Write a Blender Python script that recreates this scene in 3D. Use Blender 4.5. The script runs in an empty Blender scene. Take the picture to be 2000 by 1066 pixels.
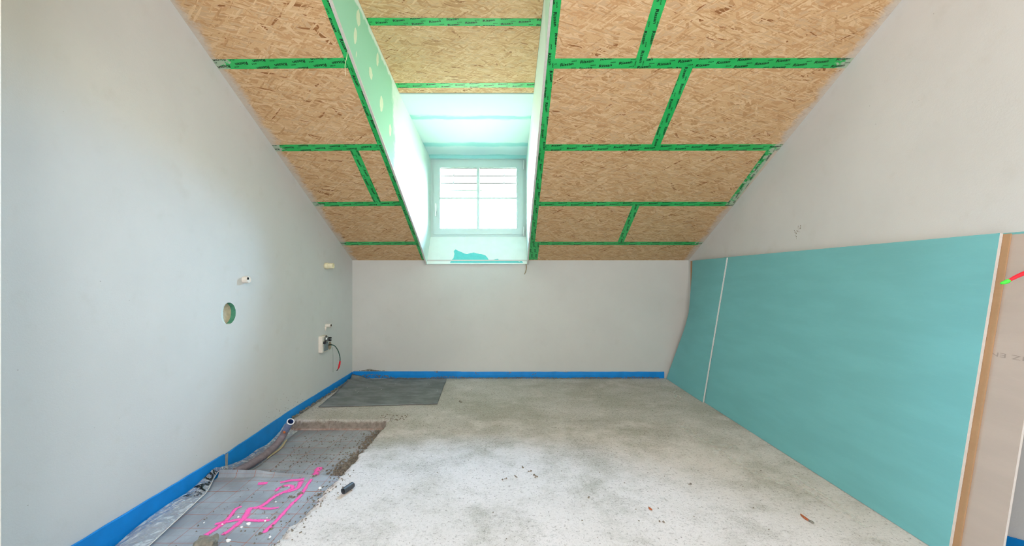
import bpy, bmesh, math, random
from mathutils import Vector, Matrix, noise

random.seed(4)
SC = bpy.context.scene
COL = SC.collection
H = 1.076            # eye height
R = math.radians


def srgb(r, g, b):
    def f(c):
        c /= 255.0
        return c / 12.92 if c <= 0.04045 else ((c + 0.055) / 1.055) ** 2.4
    return (f(r), f(g), f(b), 1.0)


# ------------------------------------------------------------------ camera
cam = bpy.data.cameras.new('camera')
cam.sensor_width = 36.0
cam.sensor_fit = 'HORIZONTAL'
cam.lens = 14.4
cam.shift_x = 0.0045
cam.shift_y = 0.0035
cam.clip_start = 0.05
camo = bpy.data.objects.new('camera', cam)
COL.objects.link(camo)
camo.location = (0, 0, H)
camo.rotation_euler = (R(90), 0, 0)
SC.camera = camo

# ------------------------------------------------------------------ view
SC.view_settings.view_transform = 'Standard'
SC.view_settings.look = 'None'
SC.view_settings.gamma = 1.0
SC.view_settings.use_curve_mapping = False
SC.view_settings.exposure = 0.24
SC.cycles.use_denoising = True
SC.cycles.max_bounces = 8
SC.cycles.diffuse_bounces = 5
SC.cycles.transparent_max_bounces = 24
SC.cycles.sample_clamp_indirect = 6.0
SC.cycles.pixel_filter_type = 'BLACKMAN_HARRIS'
SC.cycles.filter_width = 0.9
SC.cycles.caustics_reflective = False
SC.cycles.caustics_refractive = False

# ------------------------------------------------------------------ sky: pale horizon rising to a bluer zenith
SKY = 150.0
W = bpy.data.worlds.new('sky')
SC.world = W
W.use_nodes = True
nt = W.node_tree
nt.nodes.clear()
out = nt.nodes.new('ShaderNodeOutputWorld')
bg = nt.nodes.new('ShaderNodeBackground')
tc = nt.nodes.new('ShaderNodeTexCoord')
sp = nt.nodes.new('ShaderNodeSeparateXYZ')
rp = nt.nodes.new('ShaderNodeValToRGB')
nt.links.new(tc.outputs['Generated'], sp.inputs[0])
hz = nt.nodes.new('ShaderNodeMath')      # -1..1 -> 0..1, horizon at 0.5
hz.operation = 'MULTIPLY_ADD'
hz.inputs[1].default_value = 0.5
hz.inputs[2].default_value = 0.5
nt.links.new(sp.outputs[2], hz.inputs[0])
nt.links.new(hz.outputs[0], rp.inputs[0])
e = rp.color_ramp.elements
e[0].position = 0.0
e[0].color = (0.12, 0.13, 0.10, 1)
e[1].position = 0.52
e[1].color = (0.42, 0.68, 1.0, 1)
for p, c in ((0.30, (0.20, 0.22, 0.17, 1)), (0.49, (0.60, 0.62, 0.52, 1)), (0.72, (0.40, 0.67, 1.0, 1)), (0.87, (0.32, 0.53, 0.95, 1)), (1.0, (0.26, 0.46, 0.9, 1))):
    x = e.new(p)
    x.color = c
nt.links.new(rp.outputs[0], bg.inputs[0])
bg.inputs[1].default_value = SKY
nt.links.new(bg.outputs[0], out.inputs[0])


def area(name, loc, rot, sx, sy, power, color, portal=False):
    l = bpy.data.lights.new(name, 'AREA')
    l.shape = 'RECTANGLE'
    l.size, l.size_y = sx, sy
    l.energy = power
    l.color = color
    if portal:
        l.cycles.is_portal = True
    o = bpy.data.objects.new(name, l)
    COL.objects.link(o)
    o.location = loc
    o.rotation_euler = rot
    return o


# two added fill lamps behind the viewer, and a portal on the dormer window
area('rear_fill_light', (0.15, -1.46, 1.75), (R(90), 0, 0), 2.2, 1.9, 74, (1.0, 0.975, 0.955))  # added fill in front of the closed rear wall
area('overhead_fill_light', (0.1, -0.75, 3.38), (R(18), 0, 0), 1.5, 1.2, 62, (1.0, 0.985, 0.97))  # added to brighten the near floor and walls, no skylight modelled
area('dormer_window_portal', (-0.32, 4.66, 1.95), (R(-90), 0, 0), 0.92, 0.78, 1, (1, 1, 1), True)


# ------------------------------------------------------------------ material helpers
class NT:
    def __init__(s, name):
        s.m = bpy.data.materials.new(name)
        s.m.use_nodes = True
        s.t = s.m.node_tree
        s.t.nodes.clear()
        s.out = s.n('ShaderNodeOutputMaterial')

    def n(s, typ, **kw):
        nd = s.t.nodes.new(typ)
        for k, v in kw.items():
            setattr(nd, k, v)
        return nd

    def set(s, sock, v):
        if v is None:
            return
        if isinstance(v, bpy.types.NodeSocket):
            s.t.links.new(v, sock)
        else:
            try:
                sock.default_value = v
            except Exception:
                sock.default_value = tuple(v)[:3]

    def math(s, op, a, b=None, c=None, clamp=False):
        nd = s.n('ShaderNodeMath', operation=op, use_clamp=clamp)
        s.set(nd.inputs[0], a)
        s.set(nd.inputs[1], b)
        s.set(nd.inputs[2], c)
        return nd.outputs[0]

    def mix(s, f, a, b, blend='MIX'):
        nd = s.n('ShaderNodeMix', data_type='RGBA', blend_type=blend)
        s.set(nd.inputs[0], f)
        s.set(nd.inputs[6], a)
        s.set(nd.inputs[7], b)
        return nd.outputs[2]

    def ramp(s, f, stops, interp='LINEAR'):
        nd = s.n('ShaderNodeValToRGB')
        s.set(nd.inputs[0], f)
        cr = nd.color_ramp
        cr.interpolation = interp
        els = cr.elements
        els[0].position, els[0].color = stops[0][0], stops[0][1]
        els[1].position, els[1].color = stops[-1][0], stops[-1][1]
        for p, c in stops[1:-1]:
            x = els.new(p)
            x.color = c
        return nd.outputs[0]

    def step(s, f, lo, hi):
        nd = s.n('ShaderNodeMapRange', interpolation_type='SMOOTHSTEP')
        s.set(nd.inputs[0], f)
        s.set(nd.inputs[1], lo)
        s.set(nd.inputs[2], hi)
        return nd.outputs[0]

    def obj(s):
        return s.n('ShaderNodeTexCoord').outputs['Object']

    def pos(s):
        return s.n('ShaderNodeNewGeometry').outputs['Position']

    def xyz(s, v):
        nd = s.n('ShaderNodeSeparateXYZ')
        s.set(nd.inputs[0], v)
        return nd.outputs

    def mapping(s, v, loc=(0, 0, 0), rot=(0, 0, 0), sc=(1, 1, 1)):
        nd = s.n('ShaderNodeMapping')
        s.set(nd.inputs[0], v)
        nd.inputs[1].default_value = loc
        nd.inputs[2].default_value = rot
        nd.inputs[3].default_value = sc
        return nd.outputs[0]

    def turned(s, v, ang, sc, loc=(0, 0, 0)):
        return s.mapping(s.mapping(v, (0, 0, 0), (0, 0, R(ang)), (1, 1, 1)), loc, (0, 0, 0), sc)

    def vadd(s, a, b, op='ADD'):
        nd = s.n('ShaderNodeVectorMath', operation=op)
        s.set(nd.inputs[0], a)
        s.set(nd.inputs[1], b)
        return nd.outputs[0]

    def noise(s, v, scale, detail=4, rough=0.55):
        nd = s.n('ShaderNodeTexNoise')
        s.set(nd.inputs['Vector'], v)
        nd.inputs['Scale'].default_value = scale
        nd.inputs['Detail'].default_value = detail
        nd.inputs['Roughness'].default_value = rough
        return nd.outputs[0]

    def voro(s, v, scale, feature='F1'):
        nd = s.n('ShaderNodeTexVoronoi', feature=feature)
        s.set(nd.inputs['Vector'], v)
        nd.inputs['Scale'].default_value = scale
        return nd.outputs

    def bump(s, h, strength=0.3, dist=0.002):
        nd = s.n('ShaderNodeBump')
        s.set(nd.inputs['Height'], h)
        nd.inputs['Strength'].default_value = strength
        nd.inputs['Distance'].default_value = dist
        return nd.outputs[0]

    def bsdf(s, color, rough=0.8, spec=0.3, normal=None, metal=0.0, alpha=None):
        p = s.n('ShaderNodeBsdfPrincipled')
        s.set(p.inputs['Base Color'], color)
        s.set(p.inputs['Roughness'], rough)
        p.inputs['Specular IOR Level'].default_value = spec
        p.inputs['Metallic'].default_value = metal
        if alpha is not None:
            s.set(p.inputs['Alpha'], alpha)
        if normal is not None:
            s.set(p.inputs['Normal'], normal)
        s.t.links.new(p.outputs[0], s.out.inputs[0])
        return s.m


def plain(name, rgb, rough=0.6, spec=0.3, var=0.08, scale=30, bump=0.0, metal=0.0):
    t = NT(name)
    v = t.obj()
    n = t.noise(v, scale, 4)
    c = srgb(*rgb)
    lo = tuple(x * (1 - var) for x in c[:3]) + (1,)
    hi = tuple(min(1, x * (1 + var)) for x in c[:3]) + (1,)
    colr = t.ramp(n, [(0.3, lo), (0.7, hi)])
    nm = t.bump(t.noise(v, scale * 6, 3), bump, 0.002) if bump else None
    return t.bsdf(colr, rough, spec, nm, metal)


def mat_plaster(name, rgb):
    t = NT(name)
    v = t.pos()
    big = t.noise(v, 1.1, 5, 0.6)
    mid = t.noise(v, 9, 4)
    c = srgb(*rgb)
    a = tuple(x * 0.93 for x in c[:3]) + (1,)
    col = t.mix(t.step(big, 0.35, 0.7), a, c)
    col = t.mix(t.math('MULTIPLY', t.step(mid, 0.55, 0.8), 0.18), col, srgb(186, 182, 172))
    specks = t.voro(v, 14)
    sz = t.noise(v, 2.2, 2)
    near = t.math('LESS_THAN', specks[0], 0.035)
    rare = t.math('GREATER_THAN', t.xyz(specks[1])[0], 0.9)
    sp = t.math('MULTIPLY', t.math('MULTIPLY', near, rare), t.step(sz, 0.45, 0.6))
    col = t.mix(t.math('MULTIPLY', sp, 0.5), col, srgb(120, 115, 105))
    h = t.math('ADD', t.noise(v, 180, 3), t.math('MULTIPLY', t.noise(v, 18, 4), 1.5))
    return t.bsdf(col, 0.9, 0.15, t.bump(h, 0.25, 0.0015))


def mat_osb():
    t = NT('osb strands')
    oi = t.n('ShaderNodeObjectInfo')
    rnd = t.math('MULTIPLY', oi.outputs['Random'], 37.0)
    cmb = t.n('ShaderNodeCombineXYZ')
    t.set(cmb.inputs[0], rnd)
    t.set(cmb.inputs[1], t.math('MULTIPLY', rnd, 1.7))
    v0 = t.vadd(t.obj(), cmb.outputs[0])
    warp = t.n('ShaderNodeTexNoise')
    t.set(warp.inputs['Vector'], v0)
    warp.inputs['Scale'].default_value = 14
    warp.inputs['Detail'].default_value = 3
    wv = t.vadd(warp.outputs[1], (0.5, 0.5, 0.5), 'SUBTRACT')
    wsc = t.n('ShaderNodeVectorMath', operation='SCALE')
    t.set(wsc.inputs[0], wv)
    wsc.inputs[3].default_value = 0.02
    v = t.vadd(v0, wsc.outputs[0])
    A, B, Cc = srgb(212, 174, 131), srgb(201, 158, 114), srgb(222, 189, 148)
    D, E, F = srgb(188, 146, 103), srgb(146, 99, 60), srgb(204, 170, 133)
    stops = [(0.0, B), (0.2, A), (0.38, Cc), (0.52, F), (0.66, A), (0.82, D), (0.93, Cc), (0.988, E)]
    col = srgb(200, 160, 117)
    hgt = None
    lay = [(8, 6, 27, 0.0), (-35, 6.5, 30, 0.3), (44, 7, 31, 0.42), (-12, 6, 31, 0.5), (28, 8, 52, 0.55), (80, 8, 30, 0.76), (-26, 8, 48, 0.6), (56, 9, 60, 0.72), (6, 10, 90, 0.66), (-40, 12, 120, 0.72), (18, 16, 190, 0.72)]
    for i, (ang, sx, sy, th) in enumerate(lay):
        m = t.turned(v, ang, (sx, sy, 0.0), (i * 3.3, i * 1.7, 0))
        vo = t.voro(m, 1.0)
        ch = t.xyz(vo[1])
        lc = t.ramp(ch[0], stops, 'CONSTANT')
        g = t.noise(t.turned(v, ang, (10, 210, 0), (i, 0, 0)), 1.0, 3)
        lc = t.mix(t.math('MULTIPLY', t.step(g, 0.4, 0.75), 0.24), lc, srgb(160, 116, 72))
        keep = t.math('GREATER_THAN', ch[1], th)
        if i < 6:
            de = t.n('ShaderNodeTexVoronoi', feature='DISTANCE_TO_EDGE')
            t.set(de.inputs['Vector'], m)
            de.inputs['Scale'].default_value = 1.0
            edge = t.math('LESS_THAN', de.outputs[0], 0.035)
            lc = t.mix(t.math('MULTIPLY', edge, t.math('MULTIPLY', ch[2], 0.30)), lc, srgb(136, 92, 54))
        col = t.mix(keep, col, lc)
        hh = t.math('MULTIPLY', keep, ch[2])
        hgt = hh if hgt is None else t.math('ADD', t.math('MULTIPLY', hgt, t.math('SUBTRACT', 1.0, keep)), hh)
    fl = t.noise(t.turned(v, 7, (12, 60, 0)), 1.0, 5, 0.7)
    col = t.mix(t.math('MULTIPLY', t.step(fl, 0.70, 0.78), 0.7), col, srgb(138, 92, 52))
    fs_ = t.noise(t.turned(v, -12, (60, 170, 0)), 1.0, 3, 0.6)
    col = t.mix(t.math('MULTIPLY', t.step(fs_, 0.68, 0.75), 0.6), col, srgb(128, 84, 46))
    # grey plaster smeared on the boards along both gable walls
    px = t.xyz(t.pos())[0]
    dl = t.math('SUBTRACT', px, -1.647)
    dr = t.math('SUBTRACT', 1.925, px)
    dd = t.math('MINIMUM', dl, dr)
    wob = t.math('MULTIPLY', t.noise(t.pos(), 9, 4, 0.7), 0.16)
    sm = t.math('SUBTRACT', 1.0, t.step(dd, t.math('SUBTRACT', wob, 0.07), t.math('SUBTRACT', wob, 0.01)))
    col = t.mix(t.math('MULTIPLY', sm, 0.78), col, srgb(204, 197, 188))
    return t.bsdf(col, 0.75, 0.25, t.bump(t.math('ADD', hgt, t.math('MULTIPLY', fl, 0.4)), 0.35, 0.0012))


def mat_tape():
    t = NT('green tape')
    px = t.xyz(t.pos())[0]
    dd = t.math('MINIMUM', t.math('SUBTRACT', px, -1.647), t.math('SUBTRACT', 1.925, px))
    wob = t.math('MULTIPLY', t.noise(t.pos(), 26, 5, 0.75), 0.3)
    sm = t.math('SUBTRACT', 1.0, t.step(dd, t.math('SUBTRACT', wob, 0.10), t.math('SUBTRACT', wob, 0.085)))
    big = t.noise(t.pos(), 6, 3)
    col = t.mix(t.step(big, 0.35, 0.7), srgb(30, 172, 84), srgb(50, 190, 102))
    col = t.mix(t.math('MULTIPLY', sm, 0.75), col, srgb(190, 190, 180))
    return t.bsdf(col, 0.38, 0.45, t.bump(t.noise(t.pos(), 60, 3), 0.12, 0.001))


def mat_screed():
    t = NT('raw screed')
    v = t.pos()
    x, y, z = t.xyz(v)
    fine = t.noise(v, 150, 4, 0.75)
    mid = t.noise(v, 46, 5, 0.65)
    big = t.noise(v, 1.7, 6, 0.62)
    lo = t.noise(t.mapping(v, (3, 1, 0), (0, 0, 0), (0.7, 2.6, 1)), 1.6, 6, 0.65)
    col = t.mix(t.step(big, 0.38, 0.64), srgb(176, 172, 163), srgb(197, 192, 188))
    col = t.mix(t.math('MULTIPLY', t.step(lo, 0.52, 0.7), 0.36), col, srgb(140, 135, 124))
    col = t.mix(t.math('MULTIPLY', t.step(mid, 0.5, 0.72), 0.45), col, srgb(118, 113, 104))
    col = t.mix(t.math('MULTIPLY', t.step(fine, 0.54, 0.64), 0.6), col, srgb(104, 100, 92))
    col = t.mix(t.math('MULTIPLY', t.step(fine, 0.46, 0.36), 0.45), col, srgb(216, 213, 206))
    # whitish dust in patches, whiter towards the viewer
    du = t.math('ADD', t.math('MULTIPLY', t.noise(v, 3.1, 6, 0.7), 1.0), t.math('MULTIPLY', t.step(y, 3.5, 2.0), 0.2))
    col = t.mix(t.math('MULTIPLY', t.step(du, 0.5, 0.76), 0.62), col, srgb(224, 217, 215))
    gr = t.noise(v, 62, 5, 0.85)
    col = t.mix(t.math('MULTIPLY', t.step(gr, 0.552, 0.62), 0.55), col, srgb(112, 106, 98))
    sp = t.voro(v, 32)
    dark = t.math('MULTIPLY', t.math('LESS_THAN', sp[0], 0.09), t.math('GREATER_THAN', t.xyz(sp[1])[0], 0.86))
    col = t.mix(t.math('MULTIPLY', dark, 0.75), col, srgb(86, 80, 72))
    # the broken face of the pour is browner
    nz = t.xyz(t.n('ShaderNodeNewGeometry').outputs['Normal'])[2]
    cut = t.math('MULTIPLY', t.step(z, -0.006, -0.014), t.step(nz, 0.75, 0.45))
    brown = t.mix(t.step(mid, 0.4, 0.65), srgb(144, 133, 124), srgb(124, 114, 105))
    brown = t.mix(t.math('MULTIPLY', t.step(z, -0.06, -0.07), 0.35), brown, srgb(176, 118, 104))
    col = t.mix(cut, col, brown)
    h = t.math('ADD', t.math('MULTIPLY', fine, 0.5), mid)
    return t.bsdf(col, 0.95, 0.1, t.bump(h, 0.55, 0.003))


def mat_board(name, rgb):
    t = NT(name)
    v = t.pos()
    c = srgb(*rgb)
    n = t.noise(t.mapping(v, (0, 0, 0), (0, 0, 0), (1, 1, 5)), 2.2, 4)
    col = t.mix(t.step(n, 0.35, 0.7), tuple(q * 0.93 for q in c[:3]) + (1,), c)
    fib = t.noise(t.mapping(v, (0, 0, 0), (0, 0, 0), (6, 6, 120)), 3, 3)
    col = t.mix(t.math('MULTIPLY', t.step(fib, 0.55, 0.8), 0.04), col, srgb(225, 235, 230))
    blot = t.voro(v, 3.0)
    b = t.math('MULTIPLY', t.math('SUBTRACT', 1.0, t.step(blot[0], 0.02, 0.07)), 0.16)
    col = t.mix(b, col, tuple(q * 0.7 for q in c[:3]) + (1,))
    return t.bsdf(col, 0.72, 0.25, t.bump(t.noise(v, 220, 2), 0.06, 0.001))


def mat_cheek(name, y_edge, mint=(152, 205, 178)):
    t = NT(name)
    v = t.pos()
    x, y, z = t.xyz(v)
    w = t.math('ADD', y, t.math('MULTIPLY', t.math('SUBTRACT', t.noise(v, 4, 5, 0.6), 0.5), 0.45))
    skim = t.step(w, y_edge, y_edge + 0.1)
    # a knifed joint along the roof side
    top = t.math('SUBTRACT', t.math('SUBTRACT', 2.5935, t.math('MULTIPLY', t.math('SUBTRACT', y, 2.75), 0.145)), z)
    ww = t.math('ADD', top, t.math('MULTIPLY', t.math('SUBTRACT', t.noise(v, 11, 5, 0.7), 0.5), 0.10))
    jn = t.math('SUBTRACT', 1.0, t.step(ww, 0.02, 0.045))
    m = t.math('MAXIMUM', skim, jn)
    col = t.mix(m, srgb(*mint), srgb(216, 231, 222))
    return t.bsdf(col, 0.85, 0.2, t.bump(t.noise(v, 90, 3), 0.1, 0.001))


def mat_soffit():
    t = NT('skimmed soffit')
    v = t.pos()
    x, y, z = t.xyz(v)
    w = t.math('ADD', y, t.math('MULTIPLY', t.math('SUBTRACT', t.noise(t.mapping(v, (0, 0, 0), (0, 0, 0), (1, 3, 1)), 5, 5, 0.6), 0.5), 0.10))
    a = t.math('ABSOLUTE', t.math('SUBTRACT', w, 3.62))
    b = t.math('ABSOLUTE', t.math('SUBTRACT', w, 4.18))
    c = t.math('ABSOLUTE', t.math('SUBTRACT', w, 4.47))
    m = t.math('MINIMUM', t.math('MINIMUM', a, t.math('MULTIPLY', b, 0.8)), c)
    f = t.step(m, 0.015, 0.05)
    col = t.mix(t.math('SUBTRACT', 1.0, t.math('MULTIPLY', t.math('SUBTRACT', 1.0, f), 0.7)), srgb(124, 202, 198), srgb(206, 230, 228))
    return t.bsdf(col, 0.85, 0.2)


def mat_sheet():
    t = NT('gridded insulation foil')
    v = t.pos()
    x, y, z = t.xyz(v)

    def line(c, off, pitch, w):
        q = t.math('DIVIDE', t.math('SUBTRACT', c, off), pitch)
        f = t.math('ABSOLUTE', t.math('SUBTRACT', t.math('FRACT', q), 0.5))
        return t.math('GREATER_THAN', f, 0.5 - w / pitch / 2)
    maj = t.math('MAXIMUM', line(x, -1.096, 0.1035, 0.0025), line(y, 2.13, 0.1035, 0.0030))
    mino = t.math('MAXIMUM', line(x, -1.096 + 0.05175, 0.1035, 0.0016), line(y, 2.13 + 0.05175, 0.1035, 0.0016))
    n = t.noise(v, 5, 5, 0.6)
    weave = t.noise(t.mapping(v, (0, 0, 0), (0, 0, 0), (260, 40, 1)), 1.0, 2)
    col = t.mix(t.step(n, 0.35, 0.68), srgb(138, 144, 152), srgb(164, 171, 180))
    col = t.mix(t.math('MULTIPLY', t.step(weave, 0.45, 0.7), 0.16), col, srgb(110, 112, 118))
    dirt = t.noise(v, 22, 5, 0.7)
    col = t.mix(t.math('MULTIPLY', t.step(dirt, 0.56, 0.75), 0.35), col, srgb(128, 120, 110))
    col = t.mix(t.math('MULTIPLY', mino, 0.4), col, srgb(150, 118, 104))
    wear = t.step(t.noise(v, 14, 4), 0.25, 0.55)
    col = t.mix(t.math('MULTIPLY', maj, t.math('ADD', 0.45, t.math('MULTIPLY', wear, 0.5))), col, srgb(158, 88, 56))
    return t.bsdf(col, 0.42, 0.5, t.bump(t.math('ADD', t.noise(v, 30, 4), weave), 0.15, 0.0015))


def mat_spray():
    t = NT('pink marking spray')
    uv = t.n('ShaderNodeTexCoord').outputs['UV']
    u = t.xyz(uv)
    edge = t.math('SUBTRACT', 1.0, t.math('ABSOLUTE', t.math('SUBTRACT', t.math('MULTIPLY', u[1], 2.0), 1.0)))
    n = t.noise(t.pos(), 170, 4, 0.8)
    a = t.step(t.math('ADD', t.math('MULTIPLY', edge, 1.5), t.math('MULTIPLY', t.math('SUBTRACT', n, 0.5), 2.2)), 0.05, 0.95)
    a = t.math('MULTIPLY', a, 0.93)
    return t.bsdf(srgb(255, 98, 178), 0.6, 0.3, None, 0, a)


def mat_streak():
    t = NT('pale dust streak')
    uv = t.n('ShaderNodeTexCoord').outputs['UV']
    u = t.xyz(uv)
    edge = t.math('SUBTRACT', 1.0, t.math('ABSOLUTE', t.math('SUBTRACT', t.math('MULTIPLY', u[1], 2.0), 1.0)))
    n = t.noise(t.pos(), 26, 5, 0.75)
    a = t.step(t.math('ADD', t.math('MULTIPLY', edge, 0.8), t.math('MULTIPLY', t.math('SUBTRACT', n, 0.5), 2.2)), 0.15, 1.1)
    a = t.math('MULTIPLY', a, 0.62)
    return t.bsdf(srgb(222, 219, 211), 0.9, 0.1, None, 0, a)


def mat_glass():
    t = NT('window glass')
    tr = t.n('ShaderNodeBsdfTransparent')
    tr.inputs[0].default_value = (0.93, 0.96, 0.94, 1)
    gl = t.n('ShaderNodeBsdfGlossy')
    gl.inputs['Roughness'].default_value = 0.02
    fr = t.n('ShaderNodeFresnel')
    fr.inputs[0].default_value = 1.45
    mx = t.n('ShaderNodeMixShader')
    t.set(mx.inputs[0], fr.outputs[0])
    t.set(mx.inputs[1], tr.outputs[0])
    t.set(mx.inputs[2], gl.outputs[0])
    t.t.links.new(mx.outputs[0], t.out.inputs[0])
    return t.m


def mat_film():
    t = NT('clear plastic film')
    v = t.pos()
    n1 = t.noise(t.turned(v, 25, (3, 1, 1)), 22, 5, 0.7)
    nm = t.bump(n1, 0.9, 0.03)
    tr = t.n('ShaderNodeBsdfTransparent')
    tr.inputs[0].default_value = (0.9, 0.93, 0.96, 1)
    df = t.n('ShaderNodeBsdfDiffuse')
    df.inputs[0].default_value = srgb(232, 238, 242)
    t.set(df.inputs['Normal'], nm)
    gl = t.n('ShaderNodeBsdfGlossy')
    gl.inputs['Roughness'].default_value = 0.08
    gl.inputs[0].default_value = (0.95, 0.97, 1, 1)
    t.set(gl.inputs['Normal'], nm)
    m1 = t.n('ShaderNodeMixShader')
    f = t.math('ADD', 0.30, t.math('MULTIPLY', t.step(n1, 0.46, 0.64), 0.5))
    t.set(m1.inputs[0], f)
    t.set(m1.inputs[1], tr.outputs[0])
    t.set(m1.inputs[2], df.outputs[0])
    m2 = t.n('ShaderNodeMixShader')
    m2.inputs[0].default_value = 0.24
    t.set(m2.inputs[1], m1.outputs[0])
    t.set(m2.inputs[2], gl.outputs[0])
    t.t.links.new(m2.outputs[0], t.out.inputs[0])
    return t.m


def mat_rubber():
    t = NT('dusty grey mat')
    v = t.pos()
    n = t.noise(t.turned(v, 8, (1.5, 2.6, 1)), 3.5, 5, 0.6)
    col = t.mix(t.step(n, 0.35, 0.7), srgb(104, 108, 110), srgb(132, 136, 137))
    sp = t.voro(v, 26)
    dot = t.math('MULTIPLY', t.math('LESS_THAN', sp[0], 0.11), t.math('GREATER_THAN', t.xyz(sp[1])[0], 0.8))
    col = t.mix(t.math('MULTIPLY', dot, 0.85), col, srgb(222, 222, 215))
    return t.bsdf(col, 0.7, 0.3, t.bump(n, 0.3, 0.01))


M = {
    'wall': mat_plaster('limed plaster', (212, 213, 212)),
    'wall_b': mat_plaster('limed plaster of the knee wall', (205, 204, 200)),
    'osb': mat_osb(),
    'tape': mat_tape(),
    'ink': plain('black print', (14, 24, 18), 0.5, 0.3, 0.05),
    'screed': mat_screed(),
    'teal': mat_board('teal board paper', (119, 187, 191)),
    'brown': mat_board('brown board paper', (176, 142, 108)),
    'beige': mat_board('beige board paper', (186, 172, 162)),
    'gyps': plain('gypsum core', (202, 197, 192), 0.9, 0.1, 0.05, 60, 0.2),
    'print': plain('grey stamped print', (158, 146, 138), 0.8, 0.1, 0.05),
    'cheek_l': mat_cheek('mint board partly skimmed', 3.05),
    'cheek_r': mat_cheek('mint board mostly skimmed', 2.2, (190, 222, 200)),
    'soffit': mat_soffit(),
    'filler': plain('pale filler', (212, 222, 196), 0.9, 0.1, 0.04, 40),
    'skim': plain('white skim coat', (222, 232, 228), 0.85, 0.2, 0.03, 12),
    'bare': plain('bare teal board', (96, 190, 188), 0.8, 0.2, 0.06, 30),
    'frame': plain('pale painted window wood', (190, 206, 203), 0.4, 0.4, 0.02, 5),
    'white': plain('white plastic', (236, 238, 236), 0.35, 0.5, 0.02, 5),
    'steel': plain('brushed metal', (172, 178, 180), 0.3, 0.5, 0.05, 30, 0, 0.9),
    'glass': mat_glass(),
    'slat': plain('white lacquered slat', (228, 226, 216), 0.5, 0.4, 0.03, 6),
    'lip': plain('dark slat shade line', (58, 56, 50), 0.8, 0.1),  # dark colour painting the shade lines between blind slats
    'string': plain('pale grey string', (150, 158, 154), 0.8, 0.2),
    'cord': plain('grey cord', (112, 112, 108), 0.8, 0.2),
    'foam': plain('blue foam strip', (2, 132, 212), 0.5, 0.35, 0.10, 9, 0.15),
    'foam_end': plain('grey joint strip', (150, 152, 152), 0.7, 0.3, 0.1),
    'mortar': plain('dried mortar', (128, 124, 114), 0.95, 0.1, 0.25, 60, 0.6),
    'mortar_dk': plain('dark mortar crumbs', (130, 121, 110), 0.95, 0.1, 0.3, 60, 0.4),
    'sheet': mat_sheet(),
    'spray': mat_spray(),
    'streak': mat_streak(),
    'film': mat_film(),
    'rubber': mat_rubber(),
    'pipe': plain('dusty grey pipe', (122, 112, 118), 0.6, 0.35, 0.18, 40, 0.3),
    'pipe_end': plain('blue grey pipe end', (120, 132, 164), 0.55, 0.4, 0.12, 60),
    'pipe_in': plain('dark blue pipe lining', (34, 58, 110), 0.5, 0.4, 0.1),
    'rim': plain('white pipe rim', (228, 232, 240), 0.5, 0.4, 0.03),
    'yellow': plain('yellowed tape', (204, 186, 146), 0.6, 0.3, 0.12, 40),
    'orange': plain('orange rust mark', (186, 104, 58), 0.8, 0.2, 0.2, 60),
    'pvc': plain('dark grey plastic tube', (66, 70, 76), 0.5, 0.4, 0.15, 60),
    'black': plain('black plastic', (30, 32, 36), 0.45, 0.4, 0.1),
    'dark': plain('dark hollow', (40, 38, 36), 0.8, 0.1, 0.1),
    'cream': plain('cream plastic', (226, 218, 186), 0.55, 0.35, 0.05, 40),
    'ivory': plain('ivory plastic', (222, 214, 204), 0.55, 0.35, 0.05, 30),
    'zinc': plain('mottled zinc plate', (122, 136, 140), 0.5, 0.5, 0.3, 160, 0.2, 0.4),
    'greencable': plain('dark green cable', (18, 66, 56), 0.45, 0.4, 0.1),
    'red': plain('red sleeve', (214, 24, 44), 0.45, 0.4, 0.08),
    'redwire': plain('bright red cable', (246, 34, 52), 0.45, 0.4, 0.06),
    'lime': plain('bright green cable end', (70, 220, 66), 0.45, 0.4, 0.06),
    'corehole': plain('beige fibre core', (206, 190, 164), 0.95, 0.1, 0.14, 60, 0.5),
    'greenhole': plain('green board cut', (84, 146, 120), 0.95, 0.1, 0.18, 60, 0.5),
    'styro': plain('white foam crumb', (240, 240, 240), 0.8, 0.2, 0.03),
    'wood': plain('reddish wood splinter', (176, 98, 62), 0.8, 0.2, 0.2, 60),
    'jamb': plain('warm white jamb', (234, 226, 212), 0.6, 0.3, 0.03, 5),
    'eave': plain('white eave board', (222, 222, 216), 0.7, 0.2, 0.03, 4),
    'paper': plain('brown paper strip', (150, 134, 108), 0.8, 0.2, 0.1),
}


# ------------------------------------------------------------------ mesh helpers
def link(name, me, mat=None, parent=None):
    o = bpy.data.objects.new(name, me)
    COL.objects.link(o)
    if mat is not None and me is not None and not me.materials:
        me.materials.append(M[mat])
    if parent is not None:
        o.parent = parent
    return o


def pyd(name, verts, faces, mat, parent=None, smooth=False, uvs=None):
    me = bpy.data.meshes.new(name)
    me.from_pydata([tuple(v) for v in verts], [], faces)
    if uvs is not None:
        l = me.uv_layers.new(name='uv')
        for lp in me.loops:
            l.data[lp.index].uv = uvs[lp.vertex_index]
    if smooth:
        me.polygons.foreach_set('use_smooth', [True] * len(me.polygons))
    me.update()
    return link(name, me, mat, parent)


def bmo(name, bm, mat, parent=None, smooth=False):
    bmesh.ops.recalc_face_normals(bm, faces=bm.faces[:])
    me = bpy.data.meshes.new(name)
    bm.to_mesh(me)
    bm.free()
    if smooth:
        me.polygons.foreach_set('use_smooth', [True] * len(me.polygons))
    return link(name, me, mat, parent)


def add_box(bm, lo, hi, bevel=0.0):
    r = bmesh.ops.create_cube(bm, size=1.0)
    vs = r['verts']
    for v in vs:
        v.co = Vector([lo[i] + (v.co[i] + 0.5) * (hi[i] - lo[i]) for i in range(3)])
    if bevel:
        es = list({e for v in vs for e in v.link_edges})
        bmesh.ops.bevel(bm, geom=es, offset=bevel, segments=2, affect='EDGES', profile=0.5)


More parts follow.
